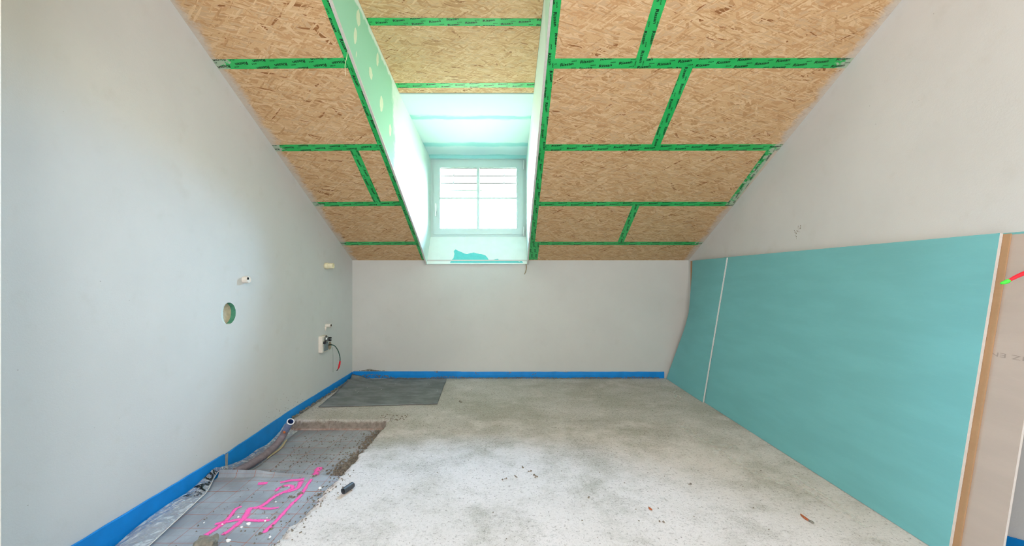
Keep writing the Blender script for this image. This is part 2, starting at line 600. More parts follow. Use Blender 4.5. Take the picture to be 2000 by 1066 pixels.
def box(name, lo, hi, mat, parent=None, bevel=0.0):
    bm = bmesh.new()
    add_box(bm, lo, hi, bevel)
    return bmo(name, bm, mat, parent)


def slab(name, poly, d0, d1, mat, parent=None, axes=(0, 1, 2), bevel=0.0):
    """2D outline in axes[0], axes[1], extruded from d0 to d1 along axes[2]"""
    bm = bmesh.new()

    def mk(p, d):
        c = [0, 0, 0]
        c[axes[0]], c[axes[1]], c[axes[2]] = p[0], p[1], d
        return bm.verts.new(c)
    a = [mk(p, d0) for p in poly]
    b = [mk(p, d1) for p in poly]
    n = len(poly)
    bm.faces.new(a)
    bm.faces.new(b)
    for i in range(n):
        bm.faces.new((a[i], a[(i + 1) % n], b[(i + 1) % n], b[i]))
    if bevel:
        bmesh.ops.bevel(bm, geom=bm.edges[:], offset=bevel, segments=1, affect='EDGES')
    bm.normal_update()
    bmesh.ops.triangulate(bm, faces=[f for f in bm.faces if len(f.verts) > 4])
    return bmo(name, bm, mat, parent)


def ring_frame(name, x0, x1, z0, z1, wx0, wx1, wz0, wz1, y0, y1, mat, parent=None):
    """rectangular frame with an opening, one closed mesh"""
    O = [(x0, z0), (x1, z0), (x1, z1), (x0, z1)]
    I = [(wx0, wz0), (wx1, wz0), (wx1, wz1), (wx0, wz1)]
    vs, fs = [], []
    for y in (y0, y1):
        vs += [(x, y, z) for x, z in O] + [(x, y, z) for x, z in I]
    for i in range(4):
        j = (i + 1) % 4
        fs += [(i, j, 4 + j, 4 + i), (8 + i, 12 + i, 12 + j, 8 + j), (i, 8 + i, 8 + j, j), (4 + i, 4 + j, 12 + j, 12 + i)]
    bm = bmesh.new()
    bv = [bm.verts.new(v) for v in vs]
    for f in fs:
        bm.faces.new([bv[k] for k in f])
    bmesh.ops.bevel(bm, geom=bm.edges[:], offset=0.003, segments=2, affect='EDGES')
    return bmo(name, bm, mat, parent)


def spline(pts, n):
    P = [Vector(p) for p in pts]
    P = [P[0] * 2 - P[1]] + P + [P[-1] * 2 - P[-2]]
    o = []
    for i in range(1, len(P) - 2):
        for k in range(n):
            t = k / n
            a, b, c, d = P[i - 1], P[i], P[i + 1], P[i + 2]
            o.append(0.5 * ((2 * b) + (c - a) * t + (2 * a - 5 * b + 4 * c - d) * t * t + (3 * b - a - 3 * c + d) * t ** 3))
    o.append(P[-2])
    return o


def tube(name, pts, rad, mat, parent=None, seg=12, caps=True, inner=None):
    """swept tube; rad number or list; inner gives an open pipe with that inner radius"""
    P = [Vector(p) for p in pts]
    n = len(P)
    rr = rad if isinstance(rad, (list, tuple)) else [rad] * n
    vs, fs = [], []
    up = Vector((0, 0, 1))
    t0 = (P[1] - P[0]).normalized()
    if abs(t0.dot(up)) > 0.9:
        up = Vector((1, 0, 0))
    nrm = (up - t0 * up.dot(t0)).normalized()
    for i in range(n):
        t = ((P[min(i + 1, n - 1)] - P[max(i - 1, 0)])).normalized()
        nrm = (nrm - t * nrm.dot(t)).normalized()
        bi = t.cross(nrm)
        for k in range(seg):
            a = 2 * math.pi * k / seg
            vs.append(P[i] + (nrm * math.cos(a) + bi * math.sin(a)) * rr[i])
    for i in range(n - 1):
        for k in range(seg):
            l = (k + 1) % seg
            fs.append((i * seg + k, i * seg + l, (i + 1) * seg + l, (i + 1) * seg + k))
    if caps:
        fs.append(tuple(range(seg))[::-1])
        fs.append(tuple((n - 1) * seg + k for k in range(seg)))
    o = pyd(name, vs, fs, mat, parent, True)
    if caps:
        for pl in o.data.polygons[-2:]:
            pl.use_smooth = False
    return o


def hollow(name, p0, p1, ro, ri, depth, mat, parent=None, seg=20, floor_=True):
    """short pipe from p0 to p1 whose far end is open to the given depth"""
    p0, p1 = Vector(p0), Vector(p1)
    t = (p1 - p0).normalized()
    up = Vector((0, 0, 1)) if abs(t.z) < 0.9 else Vector((1, 0, 0))
    n = (up - t * up.dot(t)).normalized()
    b = t.cross(n)
    rings = [(p0, ro), (p1, ro), (p1, ri), (p1 - t * depth, ri)]
    vs, fs = [], []
    for p, r in rings:
        for k in range(seg):
            a = 2 * math.pi * k / seg
            vs.append(p + (n * math.cos(a) + b * math.sin(a)) * r)
    for i in range(3):
        for k in range(seg):
            l = (k + 1) % seg
            fs.append((i * seg + k, i * seg + l, (i + 1) * seg + l, (i + 1) * seg + k))
    if floor_:
        fs.append(tuple(range(seg))[::-1])
        fs.append(tuple(3 * seg + k for k in range(seg)))
    return pyd(name, vs, fs, mat, parent)


def ribbon(name, pts, w, mat, parent, hfun, jit=0.0, n=6):
    """flat painted stroke following a surface height function"""
    P = spline([(p[0], p[1], 0) for p in pts], n)
    vs, fs, uv = [], [], []
    m = len(P)
    kw = 1.25 if mat == 'spray' else 1.0
    for i, p in enumerate(P):
        t = (P[min(i + 1, m - 1)] - P[max(i - 1, 0)]).normalized()
        q = Vector((-t.y, t.x, 0))
        wi = (w[0] + (w[1] - w[0]) * i / (m - 1)) if isinstance(w, tuple) else w
        for k in range(5):
            s = k / 4 * 2 - 1
            c = p + q * (s * wi * kw * 0.5 * (1 + jit * (noise.noise(p * 40) if k in (0, 4) else 0)))
            vs.append((c.x, c.y, hfun(c.x, c.y)))
            uv.append((i / (m - 1), 0.02 + 0.96 * k / 4))
    for i in range(m - 1):
        for k in range(4):
            a = i * 5 + k
            fs.append((a, a + 1, a + 6, a + 5))
    return pyd(name, vs, fs, mat, parent, False, uv)


def tag(o, label=None, cat=None, kind=None, group=None):
    if label:
        o['label'] = label
    if cat:
        o['category'] = cat
    if kind:
        o['kind'] = kind
    if group:
        o['group'] = group
    return o


def empty(name, loc=(0, 0, 0)):
    o = bpy.data.objects.new(name, None)
    COL.objects.link(o)
    o.location = loc
    o.empty_display_size = 0.05
    return o


def glyphs(body, w, h, rot=0.0, shear=0.0, bold=0.0):
    """outline text as a flat mesh scaled to w by h, lower corner at the origin"""
    cu = bpy.data.curves.new('text', 'FONT')
    cu.body = body
    cu.size = 1.0
    cu.shear = shear
    cu.offset = bold
    cu.resolution_u = 2
    o = bpy.data.objects.new('text', cu)
    COL.objects.link(o)
    bpy.context.view_layer.update()
    me = bpy.data.meshes.new_from_object(o.evaluated_get(bpy.context.evaluated_depsgraph_get()))
    vs = [v.co.copy() for v in me.vertices]
    fs = [tuple(p.vertices) for p in me.polygons]
    bpy.data.objects.remove(o)
    bpy.data.curves.remove(cu)
    bpy.data.meshes.remove(me)
    x0, x1 = min(v.x for v in vs), max(v.x for v in vs)
    y0, y1 = min(v.y for v in vs), max(v.y for v in vs)
    c, s = math.cos(rot), math.sin(rot)
    res = []
    for v in vs:
        a = (v.x - x0) / (x1 - x0) * w
        b = (v.y - y0) / (y1 - y0) * h
        res.append((a * c - b * s, a * s + b * c))
    return res, fs


# ------------------------------------------------------------------ room extents
XL, XR, YB, YF = -1.647, 1.925, 4.35, -1.5
KNEE = 1.25
CT, ST = 0.894427, 0.447214       # roof slope 1 : 2
CL, CR = -0.853, 0.208            # inner faces of the dormer cheeks


def roof_z(y):
    return KNEE + 0.5 * (YB - y)


# ---- floor: screed with a broken-out corner along one wall
def recess(x, y):
    """height of the screed surface at x, y"""
    n1 = noise.noise(Vector((x * 9, y * 9, 1.3)))
    n2 = noise.noise(Vector((x * 34, y * 34, 4.1)))
    base = 0.0012 * noise.noise(Vector((x * 3, y * 3, 7))) - 0.0012
    ye = 3.085 + 0.006 * n1 + 0.006 * n2
    k = min(1.0, max(0.0, (2.75 - y) / 0.6))
    w = 0.02 + 0.10 * k * k
    xe = -0.885 + 0.012 * n1 + (0.012 + 0.02 * k) * n2
    if y < 1.95:
        xe -= (1.95 - y) * 0.12
    d = min(ye - y, xe - x)
    if d <= 0:
        return base
    ww = 0.012 if ye - y < xe - x else w
    f = min(1.0, d / ww)
    return base + (-0.088 - base) * f


def axis(lo, hi, f0, f1, fine, coarse):
    a, x = [], lo
    while x < hi - 1e-6:
        a.append(x)
        x += fine if f0 <= x < f1 else coarse
    a.append(hi)
    return a


xs = axis(XL, XR, -1.66, -0.76, 0.0085, 0.05)
ys = axis(YF, YB, 1.25, 3.14, 0.0085, 0.05)
vs = [(x, y, recess(x, y)) for y in ys for x in xs]
nx = len(xs)
fs = [(j * nx + i, j * nx + i + 1, (j + 1) * nx + i + 1, (j + 1) * nx + i) for j in range(len(ys) - 1) for i in range(nx - 1)]
floor = pyd('floor', vs, fs, 'screed', None, True)
tag(floor, 'raw grey screed floor with whitish dust and a broken-out corner', 'floor', 'structure')

# ---- gable walls
gable = [(YB + 0.05, -0.1), (YB + 0.05, roof_z(YB + 0.05) + 0.06), (0.0, roof_z(0) + 0.06), (YF - 0.1, roof_z(0) + 0.06), (YF - 0.1, -0.1)]


def wall_with_holes(name, outline, holes, x, xo, mat):
    bm = bmesh.new()
    edges = []
    loops = [outline] + [[(y + r * math.cos(2 * math.pi * k / 40) * (1 + 0.03 * noise.noise(Vector((k * .7, r * 50, 0)))), z + r * math.sin(2 * math.pi * k / 40)) for k in range(40)] for (y, z, r) in holes]
    for lp in loops:
        v = [bm.verts.new((x, a, b)) for a, b in lp]
        edges += [bm.edges.new((v[i], v[(i + 1) % len(v)])) for i in range(len(v))]
    bmesh.ops.triangle_fill(bm, use_beauty=True, use_dissolve=False, edges=edges)
    b = [bm.verts.new((xo, p, q)) for p, q in outline]
    bm.faces.new(b)
    bm.verts.ensure_lookup_table()
    n = len(outline)
    for i in range(n):
        j = (i + 1) % n
        bm.faces.new((bm.verts[i], bm.verts[j], b[j], b[i]))
    return bmo(name, bm, mat)


HY, HZ, HR = 2.42, 0.858, 0.064
wall_l = wall_with_holes('wall_left', gable, [(HY, HZ, HR), (3.80, 0.435, 0.036)], XL, XL - 0.25, 'wall')
tag(wall_l, 'white plastered gable wall with a drilled round hole and pipe stubs', 'wall', 'structure')
wall_r = wall_with_holes('wall_right', gable, [], XR, XR + 0.25, 'wall')
tag(wall_r, 'white plastered gable wall behind the leaning plasterboards', 'wall', 'structure')
wall_b = box('wall_back', (XL - 0.1, YB, -0.1), (XR + 0.1, YB + 0.25, KNEE + 0.005), 'wall_b')
tag(wall_b, 'low off-white knee wall under the dormer window', 'wall', 'structure')

# solid rear wall behind the viewer, no window in it
wr = box('wall_rear', (XL - 0.1, YF - 0.1, -0.1), (XR + 0.1, YF, 3.6), 'wall')
tag(wr, 'plastered rear wall behind the viewer', 'wall', 'structure')
cr_ = box('ceiling_rear', (XL - 0.2, YF - 0.1, 3.42), (XR + 0.2, 0.08, 3.6), 'wall')
tag(cr_, 'white flat ceiling beyond the roof slope', 'ceiling', 'structure')

# lining of the round drilled hole and of the cable hole
def hole_lining(name, y, z, r, depth, segs, parent):
    """tube into the wall, split in arcs of different material"""
    for nm, a0, a1, mat in segs:
        v, f = [], []
        m = 14
        for i in range(m + 1):
            a = a0 + (a1 - a0) * i / m
            for d in (0.001, 0.35 * depth, depth):
                rr = r * (1.0 + 0.02 * noise.noise(Vector((a * 3, d * 60, z))))
                v.append((XL - d, y + rr * math.cos(a), z + rr * math.sin(a)))
        for i in range(m):
            for k in range(2):
                q = i * 3 + k
                f.append((q, q + 1, q + 4, q + 3))
        pyd(nm, v, f, mat, parent, True)


hole_lining('hole', HY, HZ, HR + 0.002, 0.034, [('hole_lining', R(70), R(290), 'skim'), ('hole_lining', R(-70), R(70), 'greenhole')], wall_l)
vsb = [(XL - 0.030, HY + (HR + .006) * math.cos(2 * math.pi * k / 24), HZ + (HR + .006) * math.sin(2 * math.pi * k / 24)) for k in range(24)]
pyd('hole_bottom', vsb, [tuple(range(24))], 'corehole', wall_l)
vs, fs = [], []
for k in range(21):          # ledge of white plaster left on the near side of the drilled hole
    a = R(95 + 170 * k / 20)
    w = 0.030 * math.sin(math.pi * k / 20) * (1 + 0.3 * noise.noise(Vector((k * 0.8, 2, 0)))) + 0.002
    for rr, dd in ((HR + 0.002, 0.001), (HR - w, 0.010), (HR - w, 0.029)):
        vs.append((XL - dd, HY + rr * math.cos(a), HZ + rr * math.sin(a)))
for k in range(20):
    for j in range(2):
        c = k * 3 + j
        fs.append((c, c + 1, c + 4, c + 3))
pyd('hole_rim', vs, fs, 'skim', wall_l)
hole_lining('hole', 3.80, 0.435, 0.037, 0.05, [('hole_lining', R(0), R(360), 'corehole')], wall_l)
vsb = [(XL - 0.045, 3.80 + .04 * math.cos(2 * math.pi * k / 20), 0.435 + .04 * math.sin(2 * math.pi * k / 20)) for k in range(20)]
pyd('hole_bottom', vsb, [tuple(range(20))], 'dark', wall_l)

# ------------------------------------------------------------------ sloping ceiling, in its own frame: x along, s up the slope, n into the room
MS = Matrix(((1, 0, 0, 0), (0, -CT, -ST, YB), (0, ST, -CT, KNEE), (0, 0, 0, 1)))
ceil = slab('ceiling', [(-1.9, -0.25), (CL - 0.013, -0.25), (CL - 0.013, 3.42), (CR + 0.013, 3.42), (CR + 0.013, -0.25), (2.2, -0.25), (2.2, 4.95), (-1.9, 4.95)], -0.16, -0.0185, 'osb')
ceil.matrix_world = MS
tag(ceil, 'sloping roof underside clad in strand boards and green joint tapes', 'ceiling', 'structure')

ROWS = [0.0, 0.345, 0.987, 1.640, 2.288, 2.94]
LX0, LX1, RX0, RX1 = XL - 0.004, CL - 0.0135, CR + 0.0135, XR + 0.004
G = 0.0015


def osb(parent, x0, x1, s0, s1):
    return slab('osb_board', [(x0 + G, s0 + G), (x1 - G, s0 + G), (x1 - G, s1 - G), (x0 + G, s1 - G)], -0.018, 0.0, 'osb', parent)


for i in range(5):
    s0, s1 = ROWS[i], ROWS[i + 1]
    if i == 0:
        s0 = -0.012
    for xa, xb in ([(LX0, LX1)] if i != 2 else [(LX0, -1.09), (-1.09, LX1)]):
        osb(ceil, xa, xb, s0, s1)
    cuts = {1: [1.105], 3: [1.03], 4: [0.745]}.get(i, [])
    e_ = [RX0] + cuts + [RX1]
    for a, b in zip(e_[:-1], e_[1:]):
        osb(ceil, a, b, s0, s1)

RIS = glyphs('Rissan', 0.074, 0.0175, R(7), 0.12, 0.022)
SIG = glyphs('SIGA', 0.030, 0.0075, R(7), 0.25, 0.02)


def tape(parent, p0, p1, w=0.061, lift=0.0004, seed=0.0):
    """tape from p0 to p1 (frame x, s); the print reads along that direction"""
    p0, p1 = Vector((p0[0], p0[1], 0)), Vector((p1[0], p1[1], 0))
    d = p1 - p0
    L = d.length
    ang = math.atan2(d.y, d.x)
    n = max(2, int(L / 0.06))
    vs, fs = [], []
    for i in range(n + 1):
        for k in range(2):
            vs.append((L * i / n, (-0.5 + k) * w + 0.0006 * noise.noise(Vector((i * .5, k * 9, seed))), 0.0003))
    for i in range(n):
        fs.append((i * 2, i * 2 + 2, i * 2 + 3, i * 2 + 1))
    # a little thickness: side skirt
    b = len(vs)
    vs += [(v[0], v[1], -0.0003) for v in vs]
    for i in range(n):
        fs.append((i * 2, b + i * 2, b + i * 2 + 2, i * 2 + 2))
        fs.append((i * 2 + 1, i * 2 + 3, b + i * 2 + 3, b + i * 2 + 1))
    o = pyd('joint_tape', vs, fs, 'tape', parent)
    o.matrix_local = Matrix.Translation((p0.x, p0.y, lift)) @ Matrix.Rotation(ang, 4, 'Z')
    bm = bmesh.new()
    off = (seed * 0.37) % 0.219
    for i in range(-3, int(L / 0.1095) + 4):
        for j in range(-3, 4):
            # lattice a=(.219,-.008) b=(.1095,.0178)
            x = i * 0.219 + j * 0.1095 - off
            y = -i * 0.008 + j * 0.0178
            # follow the print downwards so it never leaves the tape
            for dy in range(-2, 12):
                yy = y + dy * 0.0436
                xx = x + dy * 0.0
                if not (-w / 2 - 0.03 < yy < w / 2 + 0.03):
                    continue
                for (gv, gf), ox, oy in ((RIS, 0, 0), (SIG, -0.050, 0.009)):
                    X, Y = xx + ox, yy + oy - 0.009
                    if X < -0.09 or X > L + 0.02 or Y < -w / 2 - 0.03 or Y > w / 2 + 0.005:
                        continue
                    key = (round(X, 3), round(Y, 3), len(gv))
                    if key in seen_:
                        continue
                    seen_.add(key)
                    bv = [bm.verts.new((X + a, Y + c, 0.0006)) for a, c in gv]
                    for f in gf:
                        bm.faces.new([bv[k] for k in f])
    for co, no in (((0.001, 0, 0), (-1, 0, 0)), ((L - 0.001, 0, 0), (1, 0, 0)), ((0, -w / 2 + 0.0007, 0), (0, -1, 0)), ((0, w / 2 - 0.0007, 0), (0, 1, 0))):
        bmesh.ops.bisect_plane(bm, geom=bm.verts[:] + bm.edges[:] + bm.faces[:], plane_co=co, plane_no=no, clear_outer=True)
    me = bpy.data.meshes.new('lettering')
    bm.to_mesh(me)
    bm.free()
    lo = link('lettering', me, 'ink', o)
    seen_.clear()
    return o


seen_ = set()
k = 0
for s in ROWS[1:5]:
    k += 1
    tape(ceil, (CL - 0.012, s + 0.004), (XL + 0.002, s - 0.004), 0.062, 0.0004, k * 1.3)
    tape(ceil, (CR + 0.012, s), (XR - 0.002, s + 0.002 * (k - 2)), 0.062, 0.0004, k * 2.1 + 5)
tape(ceil, (-1.087, 1.615), (-1.094, 1.005), 0.060, 0.0011, 3.3)
tape(ceil, (0.745, 2.93), (0.745, 2.275), 0.062, 0.0011, 4.1)
tape(ceil, (1.022, 2.275), (1.036, 1.655), 0.062, 0.0011, 5.9)
tape(ceil, (1.868, 1.62), (1.886, 1.0), 0.060, 0.0011, 6.7)
tape(ceil, (1.095, 0.97), (1.112, 0.36), 0.060, 0.0011, 7.7)
tape(ceil, (0.236, 2.93), (0.244, 0.36), 0.052, 0.0017, 8.8)
tape(ceil, (0.268, 0.375), (0.270, 0.015), 0.098, 0.0017, 9.4)
tape(ceil, (-0.886, 2.93), (-0.886, 0.01), 0.040, 0.0017, 10.2)

# ------------------------------------------------------------------ dormer
DT = 0.145


def dorm_z(y):
    return 2.525 + DT * (3.23 - y)


def lip(y):
    return roof_z(y) - 0.018


cheek_poly = [(4.33, 1.205), (4.0, lip(4.0)), (3.0, lip(3.0)), (2.0, lip(2.0)), (1.2, lip(1.2)), (1.2, dorm_z(1.2) + 0.03), (3.23, dorm_z(3.23) + 0.03), (4.62, 2.46), (4.62, 1.3), (4.36, 1.205)]
wl = slab('wall_dormer_left', cheek_poly, CL - 0.0125, CL, 'cheek_l', None, (1, 2, 0))
tag(wl, 'mint green dormer cheek board with pale filler patches', 'wall', 'structure')
wr_ = slab('wall_dormer_right', cheek_poly, CR, CR + 0.0125, 'cheek_r', None, (1, 2, 0))
tag(wr_, 'whitish dormer cheek board beside the long green tape', 'wall', 'structure')


def lip_strip(x0, x1, parent):
    """bright cut edge / corner bead of the cheek board below the slope"""
    vs, fs = [], []
    N = 24
    for i in range(N + 1):
        y = 4.325 - (4.325 - 1.25) * i / N
        z = (1.204 + (lip(4.0) - 1.204) * (4.325 - y) / 0.325) if y > 4.0 else lip(y)
        z -= 0.0008 + 0.0008 * noise.noise(Vector((y * 5, x0, 0)))
        vs += [(x0, y, z), (x1, y, z), (x1, y, z + 0.012), (x0, y, z + 0.012)]
    for i in range(N):
        for a in range(4):
            b = (a + 1) % 4
            fs.append((i * 4 + a, i * 4 + b, (i + 1) * 4 + b, (i + 1) * 4 + a))
    pyd('edge_bead', vs, fs, 'gyps', parent)


lip_strip(CL - 0.0135, CL + 0.0006, wl)
lip_strip(CR - 0.0006, CR + 0.0135, wr_)


def blob_disc(y, z, ry, rz, tilt, parent, x=CL + 0.0004):
    v = [(x + 0.0009, y, z)]
    N = 18
    for k in range(N):
        a = 2 * math.pi * k / N
        q = 1 + 0.22 * noise.noise(Vector((k * 0.9, y * 7, z * 5)))
        p, s_ = ry * q * math.cos(a), rz * q * math.sin(a)
        v.append((x, y + p * math.cos(tilt) - s_ * math.sin(tilt), z + p * math.sin(tilt) + s_ * math.cos(tilt)))
    pyd('filler_patch', v, [(0, 1 + k, 1 + (k + 1) % N) for k in range(N)], 'filler', parent, True)


for y, z, a, b in ((2.298, 2.426, 0.022, 0.05), (2.31, 2.33, 0.006, 0.02), (2.556, 2.344, 0.034, 0.036), (2.774, 2.245, 0.036, 0.055), (2.345, 2.556, 0.03, 0.05), (2.69, 2.50, 0.022, 0.05), (2.98, 2.14, 0.03, 0.045)):
    blob_disc(y, z, a, b, R(-12), wl)

# dormer roof underside
CB, SB = math.cos(math.atan(DT)), math.sin(math.atan(DT))
MD = Matrix(((1, 0, 0, 0), (0, -CB, -SB, 3.23), (0, SB, -CB, 2.525), (0, 0, 0, 1)))
dc = slab('ceiling_dormer', [(CL - 0.05, -0.03), (CR + 0.05, -0.03), (CR + 0.05, 2.1), (CL - 0.05, 2.1)], -0.10, -0.0185, 'osb')
dc.matrix_world = MD
tag(dc, 'pale strand board underside of the dormer roof', 'ceiling', 'structure')
for a, b in ((0.0, 0.097), (0.097, 0.736), (0.736, 1.38)):
    osb(dc, CL, CR, a, b)
tape(dc, (CL + 0.002, 0.094), (CR - 0.002, 0.1), 0.06, 0.0004, 11.5)
tape(dc, (CL + 0.002, 0.738), (CR - 0.002, 0.732), 0.062, 0.0004, 12.9)

sof = slab('ceiling_soffit', [(3.245, 2.519), (3.9, 2.452), (4.3, 2.41), (4.46, 2.392), (4.50, 2.374), (4.62, 2.372), (4.62, 2.47), (3.245, 2.56)], CL - 0.002, CR + 0.002, 'soffit', None, (1, 2, 0))
tag(sof, 'white skimmed plasterboard soffit over the small window', 'ceiling', 'structure')

# ------------------------------------------------------------------ window
q = 0.005675


def wx(px):
    return (px - 991) * q


win = ring_frame('window_1', CL - 0.003, CR + 0.003, 1.500, 2.385, -0.812, 0.169, 1.545, 2.352, 4.545, 4.62, 'frame')
tag(win, 'small four-pane dormer window with pale painted frame', 'window', 'structure')
sash = ring_frame('sash', -0.819, 0.176, 1.538, 2.357, -0.746, 0.102, 1.609, 2.285, 4.530, 4.585, 'frame', win)
box('muntin', (-0.339, 4.536, 1.607), (-0.311, 4.580, 2.287), 'frame', sash, 0.003)
box('muntin', (-0.748, 4.539, 1.935), (-0.338, 4.578, 1.954), 'frame', sash, 0.002)
box('muntin', (-0.312, 4.539, 1.935), (0.104, 4.578, 1.954), 'frame', sash, 0.002)
for (a, b) in ((-0.748, -0.337), (-0.313, 0.104)):
    for (c, d) in ((1.607, 1.937), (1.952, 2.287)):
        box('glass_pane', (a, 4.558, c), (b, 4.562, d), 'glass', sash)
hd = box('window_handle', (-0.803, 4.519, 1.795), (-0.779, 4.531, 1.885), 'white', win, 0.004)
tag(hd, 'white lever handle pointing down')
bm = bmesh.new()
add_box(bm, (-0.797, 4.492, 1.735), (-0.782, 4.507, 1.862), 0.004)
bmo('lever', bm, 'white', hd)
box('lever_neck', (-0.795, 4.500, 1.835), (-0.784, 4.522, 1.852), 'white', hd, 0.002)
for z in (2.305, 1.575):
    hg = box('hinge', (0.172, 4.516, z - 0.045), (0.187, 4.545, z + 0.045), 'steel', win, 0.004)
    tube('hinge_pin', [(0.1795, 4.512, z - 0.05), (0.1795, 4.512, z + 0.05)], 0.006, 'white', hg, 10)

# apron board under the window, leaning out to the room
ap = slab('apron_board', [(4.330, 1.209), (4.545, 1.515), (4.555, 1.508), (4.345, 1.203)], CL + 0.0005, CR - 0.0005, 'skim', win, (1, 2, 0))
tag(ap, 'white skimmed board below the window with a bare teal patch')


def apron_pt(px, py, off=0.0009):
    v = 540 - py
    # plane from (4.330,1.209) to (4.545,1.515)
    z0, dz, y0, dy = 1.209 - H, 0.306, 4.330, 0.215
    t = (v * y0 - 800 * z0) / (800 * dz - v * dy)
    t = max(0.004, t)
    y, z = y0 + dy * t, z0 + dz * t
    return ((px - 991) * y / 800, y - off * 0.82, z + H + off * 0.57)


zp = [(352, 1017), (358, 1003), (372, 990), (378, 965), (374, 948), (384, 939), (402, 948), (420, 955), (436, 963), (452, 966), (470, 960), (490, 957), (512, 963), (538, 967), (556, 973), (568, 985), (575, 998), (590, 1001), (612, 996), (628, 993), (640, 1003), (668, 1005), (700, 1002), (735, 1004), (752, 1009), (768, 1006), (776, 1017)]
pv = [apron_pt(760 + a / 2.961, 170 + b / 2.961) for a, b in zp]
base_n = len(pv)
bm = bmesh.new()
top = [bm.verts.new(p) for p in pv]
bm.faces.new(top)
bm.normal_update()
bmesh.ops.triangulate(bm, faces=bm.faces[:])
bmo('bare_patch', bm, 'bare', ap)

# eave of the dormer roof outside, and the exterior blind
ev = box('roof_eave', (CL - 0.35, 4.58, 2.43), (CR + 0.35, 5.02, 2.50), 'eave')
tag(ev, 'white dormer eave outside above the window', 'eave', 'structure')

bl = empty('venetian_blind', (-0.32, 4.72, 2.06))
tag(bl, 'white exterior slat blind half lowered outside the small window', 'blind')


def rel(o, base):
    return (o[0] - base[0], o[1] - base[1], o[2] - base[2])


bb = (-0.32, 4.72, 2.06)
slat_me = shade_line_me = None
for i in range(5):
    z = 2.105 + i * 0.082
    if slat_me is None:
        vs, fs = [], []
        prof = [(-0.022, -0.040), (-0.016, -0.026), (-0.004, -0.004), (0.006, 0.016), (0.014, 0.034), (0.020, 0.036)]
        for x in (-0.455, 0.455):
            for th in (0.0, -0.0012):
                for a, b in prof:
                    vs.append((x, a, b + th))
        n = len(prof)
        for j in range(n - 1):
            fs.append((j, j + 1, 2 * n + j + 1, 2 * n + j))
            fs.append((n + j, 3 * n + j, 3 * n + j + 1, n + j + 1))
        fs.append((0, 2 * n, 3 * n, n))
        fs.append((n - 1, 2 * n - 1, 4 * n - 1, 3 * n - 1))
        so = pyd('slat', vs, fs, 'slat', bl, True)
        slat_me = so.data
    else:
        so = link('slat', slat_me, None, bl)
    so.location = (0, 0, z - bb[2])
    if shade_line_me is None:
        shade_line_o = box('slat_shade_line', (-0.455, -0.0245, -0.046), (0.455, -0.0205, -0.037), 'lip', so)  # added dark strip standing in for the shade between slats
        shade_line_me = shade_line_o.data
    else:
        link('slat_shade_line', shade_line_me, None, so)
box('bottom_rail', (-0.455, -0.03, -0.016), (0.455, 0.03, 0.004), 'slat', bl, 0.004)
for x in (-0.30, 0.28):
    tube('ladder_cord', [(x, -0.042, -0.005), (x, -0.042, 0.36)], 0.0018, 'cord', bl, 6)
    for z in (0.09, 0.17):
        tube('cord_clip', [(x, -0.042, z - 0.008), (x + 0.003, -0.044, z), (x + 0.012, -0.042, z + 0.012)], 0.004, 'cord', bl, 6)

# ------------------------------------------------------------------ leaning plasterboards
XB, XT, ZT = 1.685, 1.888, 1.242
AL = math.atan2(XT - XB, ZT)


def leaning(name, y0, y1, xb, xt, zt, th, face, label, core='gyps', back='beige'):
    """board leaning on the gable wall: core is the thing's own mesh, papers are its parts"""
    L = math.hypot(xt - xb, zt)
    ux, uz = (xt - xb) / L, zt / L
    nx_, nz = -uz, ux           # out into the room

    def pt(y, t, d):
        return (xb + ux * t + nx_ * d, y, uz * t + nz * d + 0.001)

    def plate(nm, d0, d1, mat, parent, m=0.0):
        vs = [pt(y, t, d) for d in (d0, d1) for (y, t) in ((y0 + m, m), (y1 - m, m), (y1 - m, L - m), (y0 + m, L - m))]
        fs = [(0, 1, 2, 3), (4, 7, 6, 5), (0, 4, 5, 1), (1, 5, 6, 2), (2, 6, 7, 3), (3, 7, 4, 0)]
        return pyd(nm, vs, fs, mat, parent)
    o = plate(name, -th, -0.0009, core, None)
    plate('face_paper', -0.0009, 0.0, face, o)
    plate('back_paper', -th - 0.0006, -th, back, o)
    tag(o, label, 'plasterboard')
    return o, pt


big, big_pt = leaning('plasterboard', 1.57, 3.57, XB, XT, ZT, 0.0125, 'teal', 'large teal plasterboard leaning on the wall, white cut edge towards the viewer')
brn, brn_pt = leaning('plasterboard', 1.548, 3.548, XB + 0.0138, XT + 0.0138, ZT - 0.004, 0.0055, 'brown', 'thin brown board showing as a narrow band behind the large teal board', 'brown', 'brown')
bei, bei_pt = leaning('plasterboard', 1.428, 3.428, XB + 0.0204, XT + 0.0204, ZT - 0.008, 0.0085, 'beige', 'beige-backed plasterboard with faint stamped print behind the large teal board')
bak, bak_pt = leaning('plasterboard', 1.452, 3.452, XB + 0.0302, XT + 0.0298, ZT + 0.0005, 0.0045, 'teal', 'hindmost teal board, only its top edge showing above the beige board')

# stamped print on the beige board, upside down
gv, gf = glyphs('EHZ EN 520', 0.235, 0.0155, 0, 0.0, -0.004)
vs = []
for a, b in gv:
    y = 1.408 + 0.0 + a          # reads away from the viewer because the board stands on its head
    t = 0.800 - b + a * 0.012
    vs.append(bei_pt(y, t, 0.0006))
pyd('stamped_print', vs, gf, 'print', bei)

# narrow warped offcut in front, its upper corner sagging back to the wall
NU, NV = 8, 14


